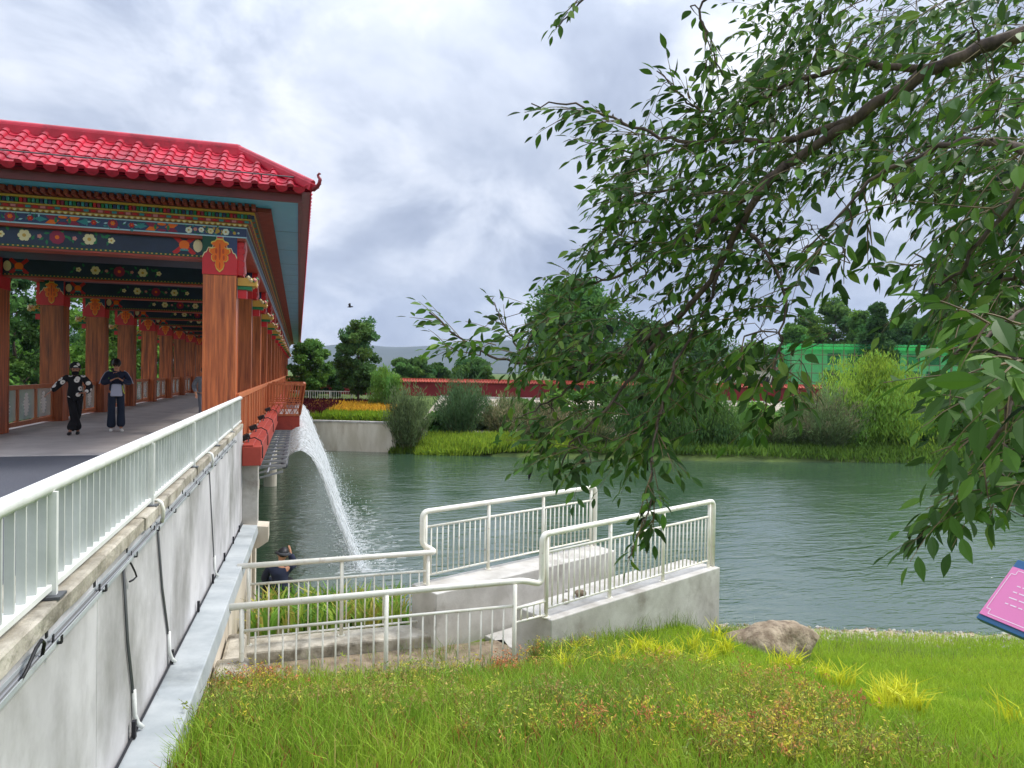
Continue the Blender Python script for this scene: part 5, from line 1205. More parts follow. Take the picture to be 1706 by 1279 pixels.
T('weeping_willow', 'yellow-green willow near the right edge beyond the water', 1640, 49, 612, 140, (.22, .34, .06), 22, nleaf=9000, leaf=.15, trunk=.15, cr0=.12, nclump=80, willow=True)
T('weeping_willow', 'green willow cut off by the right edge of the far bank', 1730, 48, 600, 120, (.14, .25, .05), 23, nleaf=8000, leaf=.15, trunk=.15, cr0=.1, nclump=70, willow=True)
# trees left of the bridge, seen between its columns
for i, (px, D, y, wd, c_, lab) in enumerate(((-60, 38, 430, 170, GREEN, 'tree at the left edge'), (30, 42, 456, 130, DARK, 'tall leafy tree left of the first column'), (118, 50, 478, 120, FRESH, 'bright tree between first and second column'), (190, 56, 500, 90, GREEN, 'tree between second and third column'), (238, 62, 520, 70, FRESH, 'tree between third and fourth column'), (290, 70, 540, 80, GREEN, 'tree behind the farthest left columns'), (330, 80, 560, 70, DARK, 'dark tree at the far end of the left columns'), (75, 64, 520, 120, DARK, 'dark tree deeper behind the first column'), (165, 72, 520, 110, DARK, 'dark tree deeper behind the second column'))):
    T('riverside_tree', lab + ', seen through the bridge', px, D, y, wd, c_, 120 + i, nleaf=7500, leaf=.17, trunk=.22, cr0=.06, shape='round', nclump=90, group='trees left of the bridge')
# flower bed: three bands of ground cover
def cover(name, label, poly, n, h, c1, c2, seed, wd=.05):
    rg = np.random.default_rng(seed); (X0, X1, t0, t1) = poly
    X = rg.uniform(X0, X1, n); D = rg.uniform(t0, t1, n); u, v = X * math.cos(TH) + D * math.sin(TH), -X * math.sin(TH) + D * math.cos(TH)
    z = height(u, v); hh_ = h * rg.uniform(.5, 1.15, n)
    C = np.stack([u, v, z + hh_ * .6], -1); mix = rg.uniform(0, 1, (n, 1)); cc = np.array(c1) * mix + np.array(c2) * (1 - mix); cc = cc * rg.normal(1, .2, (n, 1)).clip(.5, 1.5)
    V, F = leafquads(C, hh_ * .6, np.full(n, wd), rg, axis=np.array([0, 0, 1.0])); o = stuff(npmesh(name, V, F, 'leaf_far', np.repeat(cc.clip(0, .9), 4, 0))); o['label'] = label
cover('yellow_flowers', 'yellow flowering ground cover in the far flower bed', (-14.6, -8.2, 47.3, 51.5), 9000, .55, (.75, .50, .05), (.55, .30, .04), 1, .09)
cover('lime_grass', 'lime green grass strip along the concrete river wall', (-13.6, -8, 44.6, 47.0), 7000, .5, (.30, .42, .03), (.18, .32, .03), 2)
cover('red_hedge', 'dark red hedge behind the yellow flowers', (-30, -12.4, 45.6, 50.5), 14000, .7, (.11, .02, .025), (.07, .015, .02), 3, .09)
cover('red_hedge', 'dark red hedge row along the far white railing', (-18, -8.2, 52.5, 54.8), 6000, .4, (.11, .02, .025), (.07, .015, .02), 33, .09)
cover('shore_grass', 'bright yellow-green grass bank at the far waterline', (-5.8, 3.8, 42.3, 46.2), 16000, .6, (.36, .46, .045), (.20, .33, .04), 4)
cover('shore_grass', 'green grass along the far waterline to the right', (3.5, 45, 42.0, 47), 22000, .55, (.16, .27, .04), (.10, .19, .035), 5)
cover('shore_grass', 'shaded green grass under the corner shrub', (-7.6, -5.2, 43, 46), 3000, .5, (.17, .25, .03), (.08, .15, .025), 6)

for i, (px, dD, y, wd, c_) in enumerate(((735, 6, 690, 60, GREEN), (812, 8, 694, 60, OLIVE), (868, 9, 668, 66, GREEN), (940, 10, 650, 84, FRESH), (1010, 9, 640, 96, GREEN), (1060, 8, 650, 90, DARK), (1165, 9, 648, 96, GREEN), (1255, 8, 676, 90, FRESH), (1330, 9, 668, 94, GREEN), (1400, 6, 700, 70, FRESH), (1500, 4, 690, 90, FRESH), (1590, 4, 680, 100, GREEN), (1680, 5, 670, 110, FRESH))):
    nth = ('first', 'second', 'third', 'fourth', 'fifth', 'sixth', 'seventh', 'eighth', 'ninth', 'tenth', 'eleventh', 'twelfth', 'thirteenth')[i]
    T('slope_bush', nth + ' low green bush from the left along the far stone slope', px, 42.5 + dD, y, wd, c_, 200 + i, nleaf=3600, leaf=.13, trunk=.06, cr0=.02, nclump=46, cat='bush', group='bushes on the far slope')
# ================================================================== near bank grass and weeds
def inpoly(x, y, poly):
    r = np.zeros(np.shape(x), bool); n = len(poly); j = n - 1
    for i in range(n):
        xi, yi = poly[i]; xj, yj = poly[j]
        c = ((yi > y) != (yj > y)) & (x < (xj - xi) * (y - yi) / (yj - yi + 1e-12) + xi); r ^= c; j = i
    return r
def blades(u, v, h, wd, colr, rg, lean=.35, seg=2, tipc=None):
    """curved grass blades: ribbon of two quads and a tip"""
    n = len(u); z = height(u, v); a = rg.uniform(0, 6.283, n); ln = np.abs(rg.normal(lean, .18, n)) * h
    d = np.stack([np.cos(a), np.sin(a), np.zeros(n)], -1); s = np.stack([-np.sin(a), np.cos(a), np.zeros(n)], -1) * wd[:, None] / 2
    tw = rg.uniform(0, 6.283, n); s = np.stack([np.cos(tw), np.sin(tw), np.zeros(n)], -1) * wd[:, None] / 2
    b = np.stack([u, v, z - .01], -1); m = b + d * (ln * .3)[:, None]; m[:, 2] += h * .62; t = b + d * ln[:, None]; t[:, 2] += h * (1 - .25 * (ln / h) ** 2)
    V = np.stack([b - s, b + s, m + s * .75, m - s * .75, t + s * .12, t - s * .12], 1).reshape(-1, 3)
    k = np.arange(n)[:, None] * 6
    F = np.concatenate([k + np.array([[0, 1, 2, 3]]), k + np.array([[3, 2, 4, 5]])], 0)
    c0 = colr; c1 = colr if tipc is None else tipc
    Cc = np.stack([c0, c0, (c0 + c1) / 2, (c0 + c1) / 2, c1, c1], 1).reshape(-1, 3)
    return V, F, Cc
def join(parts):
    n = 0; V = []; F = []; C = []
    for v, f, c in parts: V.append(v); F.append(f + n); C.append(c); n += len(v)
    return np.concatenate(V), np.concatenate(F), np.concatenate(C)
rg = np.random.default_rng(77)
def scatter(n, dmin, dmax, px0=180, px1=1800, p=1.0):
    D = dmin + (dmax - dmin) * rg.uniform(0, 1, n) ** p; px = rg.uniform(px0, px1, n)
    P = CAM[None] + (fw[None] + CR[None] * ((px - 853) / FPX)[:, None]) * D[:, None]
    u, v = P[:, 0], P[:, 1]; s = near_shore(u) - v
    inR = (((u - RB[0]) * DIR[0] + (v - RB[1]) * DIR[1]) > -.05) & (((u - RB[0]) * DIR[0] + (v - RB[1]) * DIR[1]) < 4.05) & (((u - RB[0]) * PER[0] + (v - RB[1]) * PER[1]) > -.02)
    ok = (s > .25 + .5 * rg.uniform(0, 1, n)) & ~((u < 2.85) & (v > 8.1)) & (u > -.72) & ~inR
    return u[ok], v[ok]
def weedness(u, v): # 1 = weedy left part, 0 = lawn at right
    X = u * math.cos(TH) - v * math.sin(TH); D = u * math.sin(TH) + v * math.cos(TH)
    edge = 2.3 + .35 * (D - 5) * .0 + np.interp(D, [4, 6, 8, 11], [3.6, 2.4, 1.7, 1.0]) - 2.0
    return smooth01((edge + 1.1 * (fbm(u * .9, v * .9, 41) - .5) * 2 - X) / .9 + .5)
parts = []
u, v = scatter(230000, 3.9, 14.5, p=.85); u2, v2 = scatter(26000, 3.2, 13.5, 1800, 2500); u3, v3 = scatter(9000, 2.7, 3.9, 100, 1800); u, v = np.concatenate([u, u2, u3]), np.concatenate([v, v2, v3]); w_ = weedness(u, v); n = len(u)
nz1 = fbm(u * 1.3, v * 1.3, 51)[:, None]; nz2 = fbm(u * .55, v * .55, 61)[:, None]; rnd = rg.uniform(0, 1, (n, 1)); W1 = w_[:, None]
lawn = np.array((.20, .38, .03)) * (1 - nz1) + np.array((.38, .51, .045)) * nz1
weed = np.array((.12, .30, .035)) * (1 - nz1) + np.array((.34, .48, .05)) * nz1
c = lawn * (1 - W1) + weed * W1; c = np.where(rnd < .055 * (.3 + W1), np.array((.33, .26, .10)), c); c = np.where((rnd > .955) & (W1 > .4), np.array((.30, .10, .05)), c)
c = (c * rg.normal(1, .18, (n, 1)).clip(.5, 1.6))
h = np.where(w_ > .5, rg.uniform(.10, .27, n), rg.uniform(.06, .16, n)) * (.65 + .7 * nz2[:, 0]); wd = rg.uniform(.005, .010, n) * np.where(w_ > .5, 1, .9)
parts.append(blades(u, v, h, wd, c, rg, .45, tipc=(c * np.array((1.25, 1.12, .9))).clip(0, .8)))
o = npmesh('grass', *join(parts)[:2], 'grass', join(parts)[2]); stuff(o); o['label'] = 'short green grass covering the near river bank'
# tall seeding grass near the wall, along parapet and shore
parts = []
def clump_blades(cu, cv, n, r, h0, h1, col_, tip, lean=.3, wd=.007):
    u = cu + rg.normal(0, r, n); v = cv + rg.normal(0, r, n); c = np.array(col_) * rg.normal(1, .2, (n, 1)).clip(.5, 1.5)
    parts.append(blades(u, v, rg.uniform(h0, h1, n), rg.uniform(wd * .6, wd * 1.3, n), c, rg, lean, tipc=(np.array(tip) * rg.normal(1, .15, (n, 1))).clip(0, .85)))
for px, D, k in ((330, 6.0, 90), (345, 6.7, 80), (300, 5.4, 80), (380, 7.2, 70), (420, 7.5, 60), (480, 7.6, 60), (560, 7.5, 70), (640, 7.6, 80), (720, 7.7, 60), (800, 7.9, 60), (860, 8.0, 80)):
    q = ground_at(px, D); clump_blades(q[0], q[1], k, .16, .18, .42, (.16, .20, .04), (.36, .30, .14), .4, .006)
for a in (.3, 1.0, 1.7, 2.5, 3.1, 3.6): q = pt(RB, a, -.12, 0); clump_blades(q[0], q[1], 70, .12, .15, .36, (.12, .23, .03), (.24, .33, .06), .3)
q = pt(RB, 3.9, -.22, 0); clump_blades(q[0], q[1], 260, .17, .3, .62, (.10, .22, .03), (.2, .32, .05), .3)
q = pt(RB, 4.3, -.1, 0); clump_blades(q[0], q[1], 120, .2, .3, .6, (.11, .2, .03), (.3, .32, .12), .25, .005)
for px, D, k in ((1365, 11.6, 60), (1400, 11.8, 50), (1470, 11.7, 60), (1530, 11.5, 60), (1330, 11.9, 50), (1240, 11.4, 60), (1580, 11.4, 40), (1450, 12, 30)):
    q = ground_at(px, D); clump_blades(q[0], q[1], k, .3, .12, .42, (.14, .2, .05), (.32, .3, .14), .35, .004)
for px, D in ((1225, 10.6), (1265, 10.35), (1310, 10.3), (1345, 10.4)): q = ground_at(px, D); clump_blades(q[0], q[1], 130, .14, .12, .3, (.12, .23, .03), (.22, .33, .05), .4)
o = npmesh('tall_grass', *join(parts)[:2], 'grass', join(parts)[2]); stuff(o); o['label'] = 'tall seeding grass by the wall, parapet and shore'
# bright yellow-green tufts
parts = []
tuft = [(1345, 8.0), (1395, 7.2), (1420, 7.3), (1490, 6.4), (1530, 6.35), (1560, 6.2), (1605, 6.0), (1180, 9.2), (1215, 8.9), (1140, 9.0), (1255, 8.5), (1300, 8.2), (1100, 9.3), (1165, 8.6), (1060, 8.7), (1120, 8.2), (1480, 6.9), (1440, 6.0), (1650, 5.9), (1050, 8.0), (985, 8.2), (1230, 7.9), (1010, 7.5)]
for px, D in tuft:
    q = ground_at(px + rg.normal(0, 30), D + rg.normal(0, .35)); k = int(rg.integers(22, 60)); u = q[0] + rg.normal(0, .05, k); v = q[1] + rg.normal(0, .05, k)
    c = np.array((.52, .58, .04)) * rg.normal(1, .15, (k, 1)).clip(.6, 1.4)
    parts.append(blades(u, v, rg.uniform(.16, .34, k), rg.uniform(.012, .024, k), c, rg, .6, tipc=(c * np.array((1.4, 1.2, .8))).clip(0, .85)))
o = npmesh('yellow_tufts', *join(parts)[:2], 'grass', join(parts)[2]); stuff(o); o['label'] = 'bright yellow-green leafy tufts scattered in the grass'
# weeds with little leaves
SV, SF, SC = [], [], []; nn0 = 0; LC, LA, LCc, LLn = [], [], [], []
wc = [(.60, .20, .09), (.64, .32, .10), (.68, .58, .06), (.36, .44, .05), (.58, .52, .08), (.22, .34, .05), (.26, .38, .05), (.50, .36, .12)]
u, v = scatter(5200, 4.2, 9.8, 190, 1560); w_ = weedness(u, v); kk = (w_ > rg.uniform(.2, .8, len(u))) & (fbm(u * 1.5, v * 1.5, 88) > rg.normal(.57, .12, len(u))); u, v = u[kk], v[kk]; z = height(u, v)
wm_ = MB()
for x, y, zz in zip(u, v, z):
    H = rg.uniform(.12, .30); c0 = np.array(wc[int(np.clip(rg.normal(3.5 + 7 * (fbm(np.array(x * .9), np.array(y * .9), 71) - .5) * 2, 1.3), 0, 7))]); top = np.array([x + rg.normal(0, .05), y + rg.normal(0, .05), zz + H])
    wm_.tube([(x, y, zz - .02), top], [.003, .0015], 3)
    m = int(rg.integers(3, 7))
    for b in range(m):
        f = rg.uniform(.35, 1); p0 = np.array([x, y, zz]) * (1 - f) + top * f; a = rg.uniform(0, 6.283); e_ = p0 + np.array([math.cos(a), math.sin(a), rg.uniform(.2, .9)]) * rg.uniform(.05, .13)
        wm_.tube([p0, e_], [.0018, .001], 3)
        q = int(rg.integers(4, 9)); t_ = rg.uniform(.25, 1.1, (q, 1)); LC.append(p0 + (e_ - p0) * t_ + rg.normal(0, .014, (q, 3))); LCc.append(np.repeat(c0[None], q, 0) * rg.normal(1, .22, (q, 1)).clip(.4, 1.6))
LC = np.concatenate(LC); LCc = np.concatenate(LCc); m = len(LC)
V, F = leafquads(LC, rg.uniform(.010, .024, m), rg.uniform(.003, .007, m), rg, up=1.2)
o = stuff(npmesh('weed_leaves', V, F, 'grass', np.repeat(LCc.clip(0, .8), 4, 0))); o['label'] = 'rust, yellow and green weed leaves in the rough grass'
o = stuff(wm_.build('weed_stems', 'weed_stem')); o['label'] = 'thin dark weed stems standing in the rough grass'
parts = []
for k in range(190):
    x, y = rg.uniform(-.6, 3.1), rg.uniform(7.9, 8.8) if k < 120 else rg.uniform(8.7, 9.9); q = int(rg.integers(8, 22)); c = np.array(((.16, .28, .04), (.34, .32, .1), (.24, .34, .05))[k % 3]) * rg.normal(1, .2, (q, 1)).clip(.5, 1.5)
    parts.append(blades(x + rg.normal(0, .06, q), y + rg.normal(0, .06, q), rg.uniform(.08, .32, q), rg.uniform(.004, .009, q), c, rg, .4, tipc=(c * 1.2).clip(0, .8)))
o = npmesh('walkway_weeds', *join(parts)[:2], 'grass', join(parts)[2]); stuff(o); o['label'] = 'sparse weeds growing on the dirt walkway behind the near railing'
# broad-leaved plants in the bed between the far railing and the water
parts = []; rg = np.random.default_rng(91)
for k in range(125):
    x, y = rg.uniform(-.7, 1.75), rg.uniform(10.75, 13.2); q = int(rg.integers(7, 13)); u = x + rg.normal(0, .04, q); v = y + rg.normal(0, .04, q)
    c = np.array(((.17, .33, .04), (.28, .38, .05), (.42, .38, .09), (.14, .28, .04))[int(rg.integers(0, 4))]) * rg.normal(1, .18, (q, 1)).clip(.5, 1.5)
    parts.append(blades(u, v, rg.uniform(.25, .6, q), rg.uniform(.035, .065, q), c, rg, .5, tipc=(c * 1.2).clip(0, .8)))
o = npmesh('bed_plants', *join(parts)[:2], 'grass', join(parts)[2]); stuff(o); o['label'] = 'broad-leaved green plants growing between the railing and the river'

# ================================================================== overhanging tree in the foreground
rg = np.random.default_rng(2024)
RT, UP_ = CR, CU
tz = at_d(2350, 300, 2.3); tb_ = float(height(np.array(tz[0]), np.array(tz[1])))
ft_ = thing('overhanging_tree', 'leafy tree at the right whose dark branches hang over the river view', 'tree', (tz[0], tz[1], tb_))
mb = MB(); mb.tube([(tz[0], tz[1], tb_ - .3), (tz[0] + .02, tz[1], tb_ + 1.5), (tz[0] - .04, tz[1] + .02, tb_ + 3.2), (tz[0] - .1, tz[1], tb_ + 4.6), (tz[0] + .1, tz[1] + .2, tb_ + 6.4)], [.22, .19, .16, .12, .05], 14)
mb.build('trunk', 'bark', ft_, smooth=True)
# main limbs: (px, py, depth) polylines
limbs = {
 'a': ([(2330, -120, 2.3), (2000, -40, 2.0), (1760, 38, 1.9), (1640, 78, 1.95), (1560, 112, 2.0), (1480, 160, 2.05), (1420, 200, 2.1), (1365, 238, 2.15), (1310, 275, 2.2), (1265, 322, 2.26), (1235, 372, 2.32), (1205, 425, 2.38), (1168, 492, 2.44), (1110, 546, 2.5), (1050, 578, 2.55), (1000, 600, 2.6), (940, 612, 2.66), (880, 606, 2.7), (820, 596, 2.75), (760, 560, 2.8), (715, 520, 2.8)], .029, .0035),
 'b': ([(1310, 275, 2.2), (1250, 325, 2.3), (1190, 365, 2.4), (1130, 402, 2.45), (1075, 432, 2.5), (1030, 460, 2.55), (990, 470, 2.6), (940, 480, 2.6)], .017, .003),
 'c': ([(1205, 425, 2.38), (1185, 500, 2.35), (1150, 560, 2.3), (1118, 620, 2.25), (1098, 690, 2.2), (1085, 770, 2.15), (1088, 840, 2.1), (1066, 890, 2.08), (1046, 930, 2.05)], .0075, .002),
 'd': ([(1420, 200, 2.1), (1330, 228, 2.2), (1240, 235, 2.3), (1160, 236, 2.35), (1090, 226, 2.4), (1020, 194, 2.45), (950, 170, 2.45), (885, 172, 2.45)], .015, .0022),
 'e': ([(1560, 112, 2.0), (1460, 108, 2.1), (1370, 118, 2.2), (1290, 150, 2.3), (1225, 190, 2.35), (1165, 185, 2.4), (1120, 145, 2.4), (1094, 118, 2.4)], .015, .002),
 'f': ([(2000, -40, 2.0), (1860, -40, 1.85), (1700, -25, 1.9), (1520, -20, 2.1), (1380, -12, 2.2), (1260, -25, 2.3), (1160, 5, 2.35), (1185, 70, 2.35), (1205, 125, 2.35)], .018, .002),
 'g': ([(2345, 40, 2.3), (2220, 30, 1.95), (2100, 60, 1.7), (1850, 160, 1.5), (1740, 260, 1.45), (1660, 370, 1.5), (1600, 450, 1.55), (1550, 490, 1.6)], .014, .003),
 'h': ([(2345, 330, 2.3), (2290, 240, 1.9), (2200, 200, 1.6), (1900, 330, 1.4), (1780, 470, 1.3), (1720, 600, 1.35), (1685, 680, 1.45), (1655, 740, 1.5), (1620, 800, 1.55), (1580, 845, 1.55)], .016, .0025),
 'i': ([(1740, 260, 1.45), (1640, 230, 1.6), (1540, 250, 1.7), (1450, 300, 1.8), (1390, 370, 1.85), (1330, 430, 1.9)], .014, .002),
 'j': ([(1235, 372, 2.32), (1290, 430, 2.2), (1310, 510, 2.15), (1295, 590, 2.1), (1275, 670, 2.05)], .009, .002),
 'k': ([(1110, 546, 2.5), (1060, 620, 2.45), (1000, 690, 2.4), (950, 740, 2.4), (930, 790, 2.4)], .010, .002),
 'l': ([(1780, 470, 1.3), (1700, 520, 1.2), (1640, 560, 1.15), (1590, 590, 1.15)], .010, .002),
 'm': ([(1265, 322, 2.26), (1180, 320, 2.35), (1110, 315, 2.4), (1040, 330, 2.45), (990, 340, 2.45)], .010, .0018),
 'n': ([(1160, 236, 2.35), (1080, 262, 2.4), (1010, 245, 2.42), (955, 232, 2.42)], .007, .0015),
 'o': ([(1700, -25, 1.9), (1300, -60, 2.3), (1050, -50, 2.5), (965, 0, 2.5), (930, 45, 2.5)], .012, .002),
 'p': ([(1740, 260, 1.45), (1720, 380, 1.6), (1690, 470, 1.75), (1600, 480, 1.8), (1520, 420, 1.85)], .012, .002),
 'q': ([(880, 606, 2.7), (850, 560, 2.72), (830, 520, 2.72), (822, 495, 2.72)], .006, .0015),
 'r': ([(1000, 600, 2.6), (930, 660, 2.55), (880, 690, 2.5), (850, 700, 2.5)], .007, .0015),
 's': ([(2000, -40, 2.0), (1880, -10, 1.95), (1800, 80, 2.0), (1690, 180, 2.15), (1590, 230, 2.2), (1500, 260, 2.25), (1440, 320, 2.3)], .014, .002),
}
limb_pts = []; LR = []
for key, (pl, r0, r1) in limbs.items():
    P = np.array([at_d(*q) for q in pl]); t_ = np.linspace(0, 1, len(P)); tf_ = np.linspace(0, 1, len(P) * 4)
    Q = np.stack([np.interp(tf_, t_, P[:, i]) for i in range(3)], -1); Q[1:-1] = (Q[:-2] + 2 * Q[1:-1] + Q[2:]) / 4; Q[1:-1] += rg.normal(0, .004, (len(Q) - 2, 3))
    rr_ = r0 + (r1 - r0) * tf_ ** .55
    MB().tube(Q, rr_.tolist(), 8 if r0 > .012 else 6).build('branch', 'bark', ft_, smooth=True)
    limb_pts.append(Q); LR.append(rr_)
LP = np.concatenate(limb_pts); LRR = np.concatenate(LR)
# leaf blade shared by single leaves (unit length, along +x, folded a little)
lf = MB(); prof = [(0, .0), (.12, .09), (.3, .175), (.5, .195), (.72, .135), (.9, .045), (1, 0)]
for s in (-1, 1):
    vs2 = [(x, 0, -.10 * x * x) for x, _ in prof] + [(x, s * w2, .32 * w2 - .10 * x * x) for x, w2 in prof[1:-1]]
    fs = []
    for i in range(6):
        a0, a1 = i, i + 1; b0 = None if i == 0 else 6 + i; b1 = None if i == 5 else 7 + i
        q = [a0, a1] + ([b1] if b1 is not None else []) + ([b0] if b0 is not None else [])
        fs.append(tuple(q if s > 0 else q[::-1]))
    lf.add(vs2, fs)
LV = np.array(lf.v); LFt = []
for f in lf.f:
    for k in range(1, len(f) - 1): LFt.append((f[0], f[k], f[k + 1]))
LFt = np.array(LFt)
leaves = []                                          # (pos, 3x3, length, colour)
tw = MB()
LEAFC = [(.054, .125, .020), (.068, .155, .022), (.040, .095, .020), (.10, .20, .028), (.058, .120, .030)]
def twig(P0, d, Ln, droop, lsz, dens=1.0, r0=.0024, nod=None):
    """a leafy twig: two-ranked leaves alternating along a drooping axis"""
    n = max(4, int(Ln / (lsz * .40) * dens)); pts = [np.array(P0, float)]; dd = d / np.linalg.norm(d); st = Ln / n
    side = np.cross(dd, (0, 0, 1.0)); side /= np.linalg.norm(side) + 1e-9
    for i in range(n):
        dd = dd + np.array([0, 0, -droop * st * 2.0]) + rg.normal(0, .05, 3); dd /= np.linalg.norm(dd); p = pts[-1] + dd * st; pts.append(p)
        side = side - dd * (side @ dd); side /= np.linalg.norm(side) + 1e-9
        sg_ = 1 if i % 2 else -1; nrm_ = np.cross(dd, side) if np.cross(dd, side)[2] > 0 else -np.cross(dd, side)
        ax = dd * rg.uniform(.45, .95) + side * sg_ * rg.uniform(.6, 1.0) + nrm_ * rg.normal(-.15, .3); 
        if i == n - 1: ax = dd + rg.normal(0, .15, 3)
        ax += np.array([0, 0, -.25]); ax /= np.linalg.norm(ax)
        nn = nrm_ + rg.normal(0, .45, 3); nn -= ax * (nn @ ax); nn /= np.linalg.norm(nn); yy = np.cross(nn, ax)
        f = i / n; L2 = lsz * rg.uniform(.72, 1.15) * (1 - .35 * f ** 3)
        base_c = np.array(LEAFC[int(rg.integers(0, 5))]) * rg.normal(1, .28)
        if rg.random() < .07: base_c = np.array((.16, .26, .04))
        leaves.append((p + ax * .012, np.stack([ax, yy, nn], 1), L2, base_c.clip(.01, .5)))
    tw.tube(pts, [r0 + (.0007 - r0) * (i / n) for i in range(n + 1)], 4)
    return pts
# twigs along the limbs' outer parts, then fill by regions
fill = [([(1240, -20), (1720, -20), (1720, 320), (1560, 330), (1420, 250), (1280, 260), (1210, 150)], 165, (2.3, 3.6), .050), ([(1540, 250), (1720, 250), (1720, 560), (1590, 540), (1560, 420)], 90, (1.9, 2.9), .050), ([(1010, 230), (1300, 160), (1330, 300), (1270, 430), (1040, 420)], 60, (2.4, 3.0), .048), # polygon in photo pixels, number of twigs, depth range, leaf size
 ([(1300, 0), (1720, 0), (1720, 330), (1540, 330), (1400, 300), (1250, 330), (1200, 260), (1230, 150)], 190, (1.9, 3.0), .056),
 ([(1520, 300), (1720, 300), (1720, 480), (1570, 470), (1520, 400)], 46, (1.5, 2.1), .056),
 ([(1040, 210), (1250, 150), (1330, 280), (1300, 420), (1180, 430), (1000, 440), (960, 400), (1000, 330)], 125, (2.1, 2.8), .054),
 ([(930, 440), (1180, 420), (1240, 480), (1110, 560), (1000, 600), (900, 590), (900, 500)], 44, (2.3, 2.8), .053),
 ([(760, 530), (900, 510), (1120, 560), (1180, 620), (1090, 700), (940, 680), (850, 640)], 44, (2.3, 2.8), .054),
 ([(880, 660), (1110, 650), (1110, 760), (960, 790), (890, 760)], 26, (2.2, 2.6), .054),
 ([(1150, 420), (1310, 400), (1330, 480), (1240, 600), (1160, 640), (1120, 560)], 30, (2.1, 2.5), .053),
 ([(1220, 560), (1330, 560), (1330, 680), (1250, 700)], 9, (2.0, 2.2), .055),
 ([(1310, 380), (1470, 330), (1440, 420), (1330, 450)], 14, (1.8, 2.1), .055),
 ([(1600, 540), (1720, 480), (1720, 790), (1630, 770), (1600, 690)], 52, (1.5, 2.1), .056),
 ([(1570, 800), (1650, 790), (1640, 840), (1570, 860)], 6, (1.45, 1.6), .058),
 ([(1480, 400), (1560, 380), (1600, 500), (1540, 480)], 9, (1.7, 1.9), .056),
 ([(1560, 520), (1720, 520), (1720, 640), (1620, 620)], 9, (1.05, 1.35), .060),
 ([(1420, 120), (1720, 100), (1720, 380), (1500, 350)], 16, (1.3, 1.7), .058)]
conn = MB(); todo = []
for poly, cnt, (d0, d1), ls in fill:
    xs = [p[0] for p in poly]; ys = [p[1] for p in poly]; made = 0
    while made < cnt:
        px, py = rg.uniform(min(xs), max(xs)), rg.uniform(min(ys), max(ys))
        if not inpoly(np.array(px), np.array(py), poly): continue
        if inpoly(np.array(px), np.array(py), [(1400, 310), (1540, 300), (1570, 420), (1500, 470), (1360, 470), (1340, 560), (1530, 560), (1540, 760), (1340, 760), (1335, 480)]): cnt -= 1; continue
        D = rg.uniform(d0, d1); tip = at_d(px, py, D)
        d = -RT * rg.uniform(.3, 1.1) + fw * rg.normal(0, .5) + np.array([0, 0, 1]) * rg.normal(-.16, .36); d /= np.linalg.norm(d); Ln = rg.uniform(.16, .36)
        P0 = tip - d * Ln * .5; todo.append((np.linalg.norm(LP - P0, axis=1).min(), P0, d, Ln, ls * 1.12)); made += 1
todo.sort(key=lambda q: q[0])
NP, NR = LP.copy(), LRR.copy()                     # grow outwards: each new twig joins the nearest wood already there
for _, P0, d, Ln, ls in todo:
    off = NP - P0; dist = np.linalg.norm(off, axis=1); cst = dist + .25 * np.maximum(0, -(off @ RT)) + .15 * np.maximum(0, off @ d); j = int(np.argmin(cst)); Q0 = NP[j]
    r_ = min(NR[j] * .75, .0034); L0 = np.linalg.norm(P0 - Q0)
    mid = (Q0 + P0) / 2 - d * .12 * L0 + rg.normal(0, .06 * L0, 3); m1 = (Q0 + mid) / 2 + rg.normal(0, .03 * L0, 3); m2 = (mid + P0) / 2 + rg.normal(0, .03 * L0, 3)
    conn.tube([Q0, m1, mid, m2, P0], [r_, r_ * .9, r_ * .8, r_ * .7, min(r_ * .65, .002)], 4)
    pts = twig(P0, d, Ln, rg.uniform(.5, 1.8), ls, rg.uniform(.8, 1.1), min(r_ * .65, .002))
    ex = np.array([m1, mid, m2, *pts[:len(pts) // 2]]); NP = np.concatenate([NP, ex]); NR = np.concatenate([NR, np.full(len(ex), .0022)])
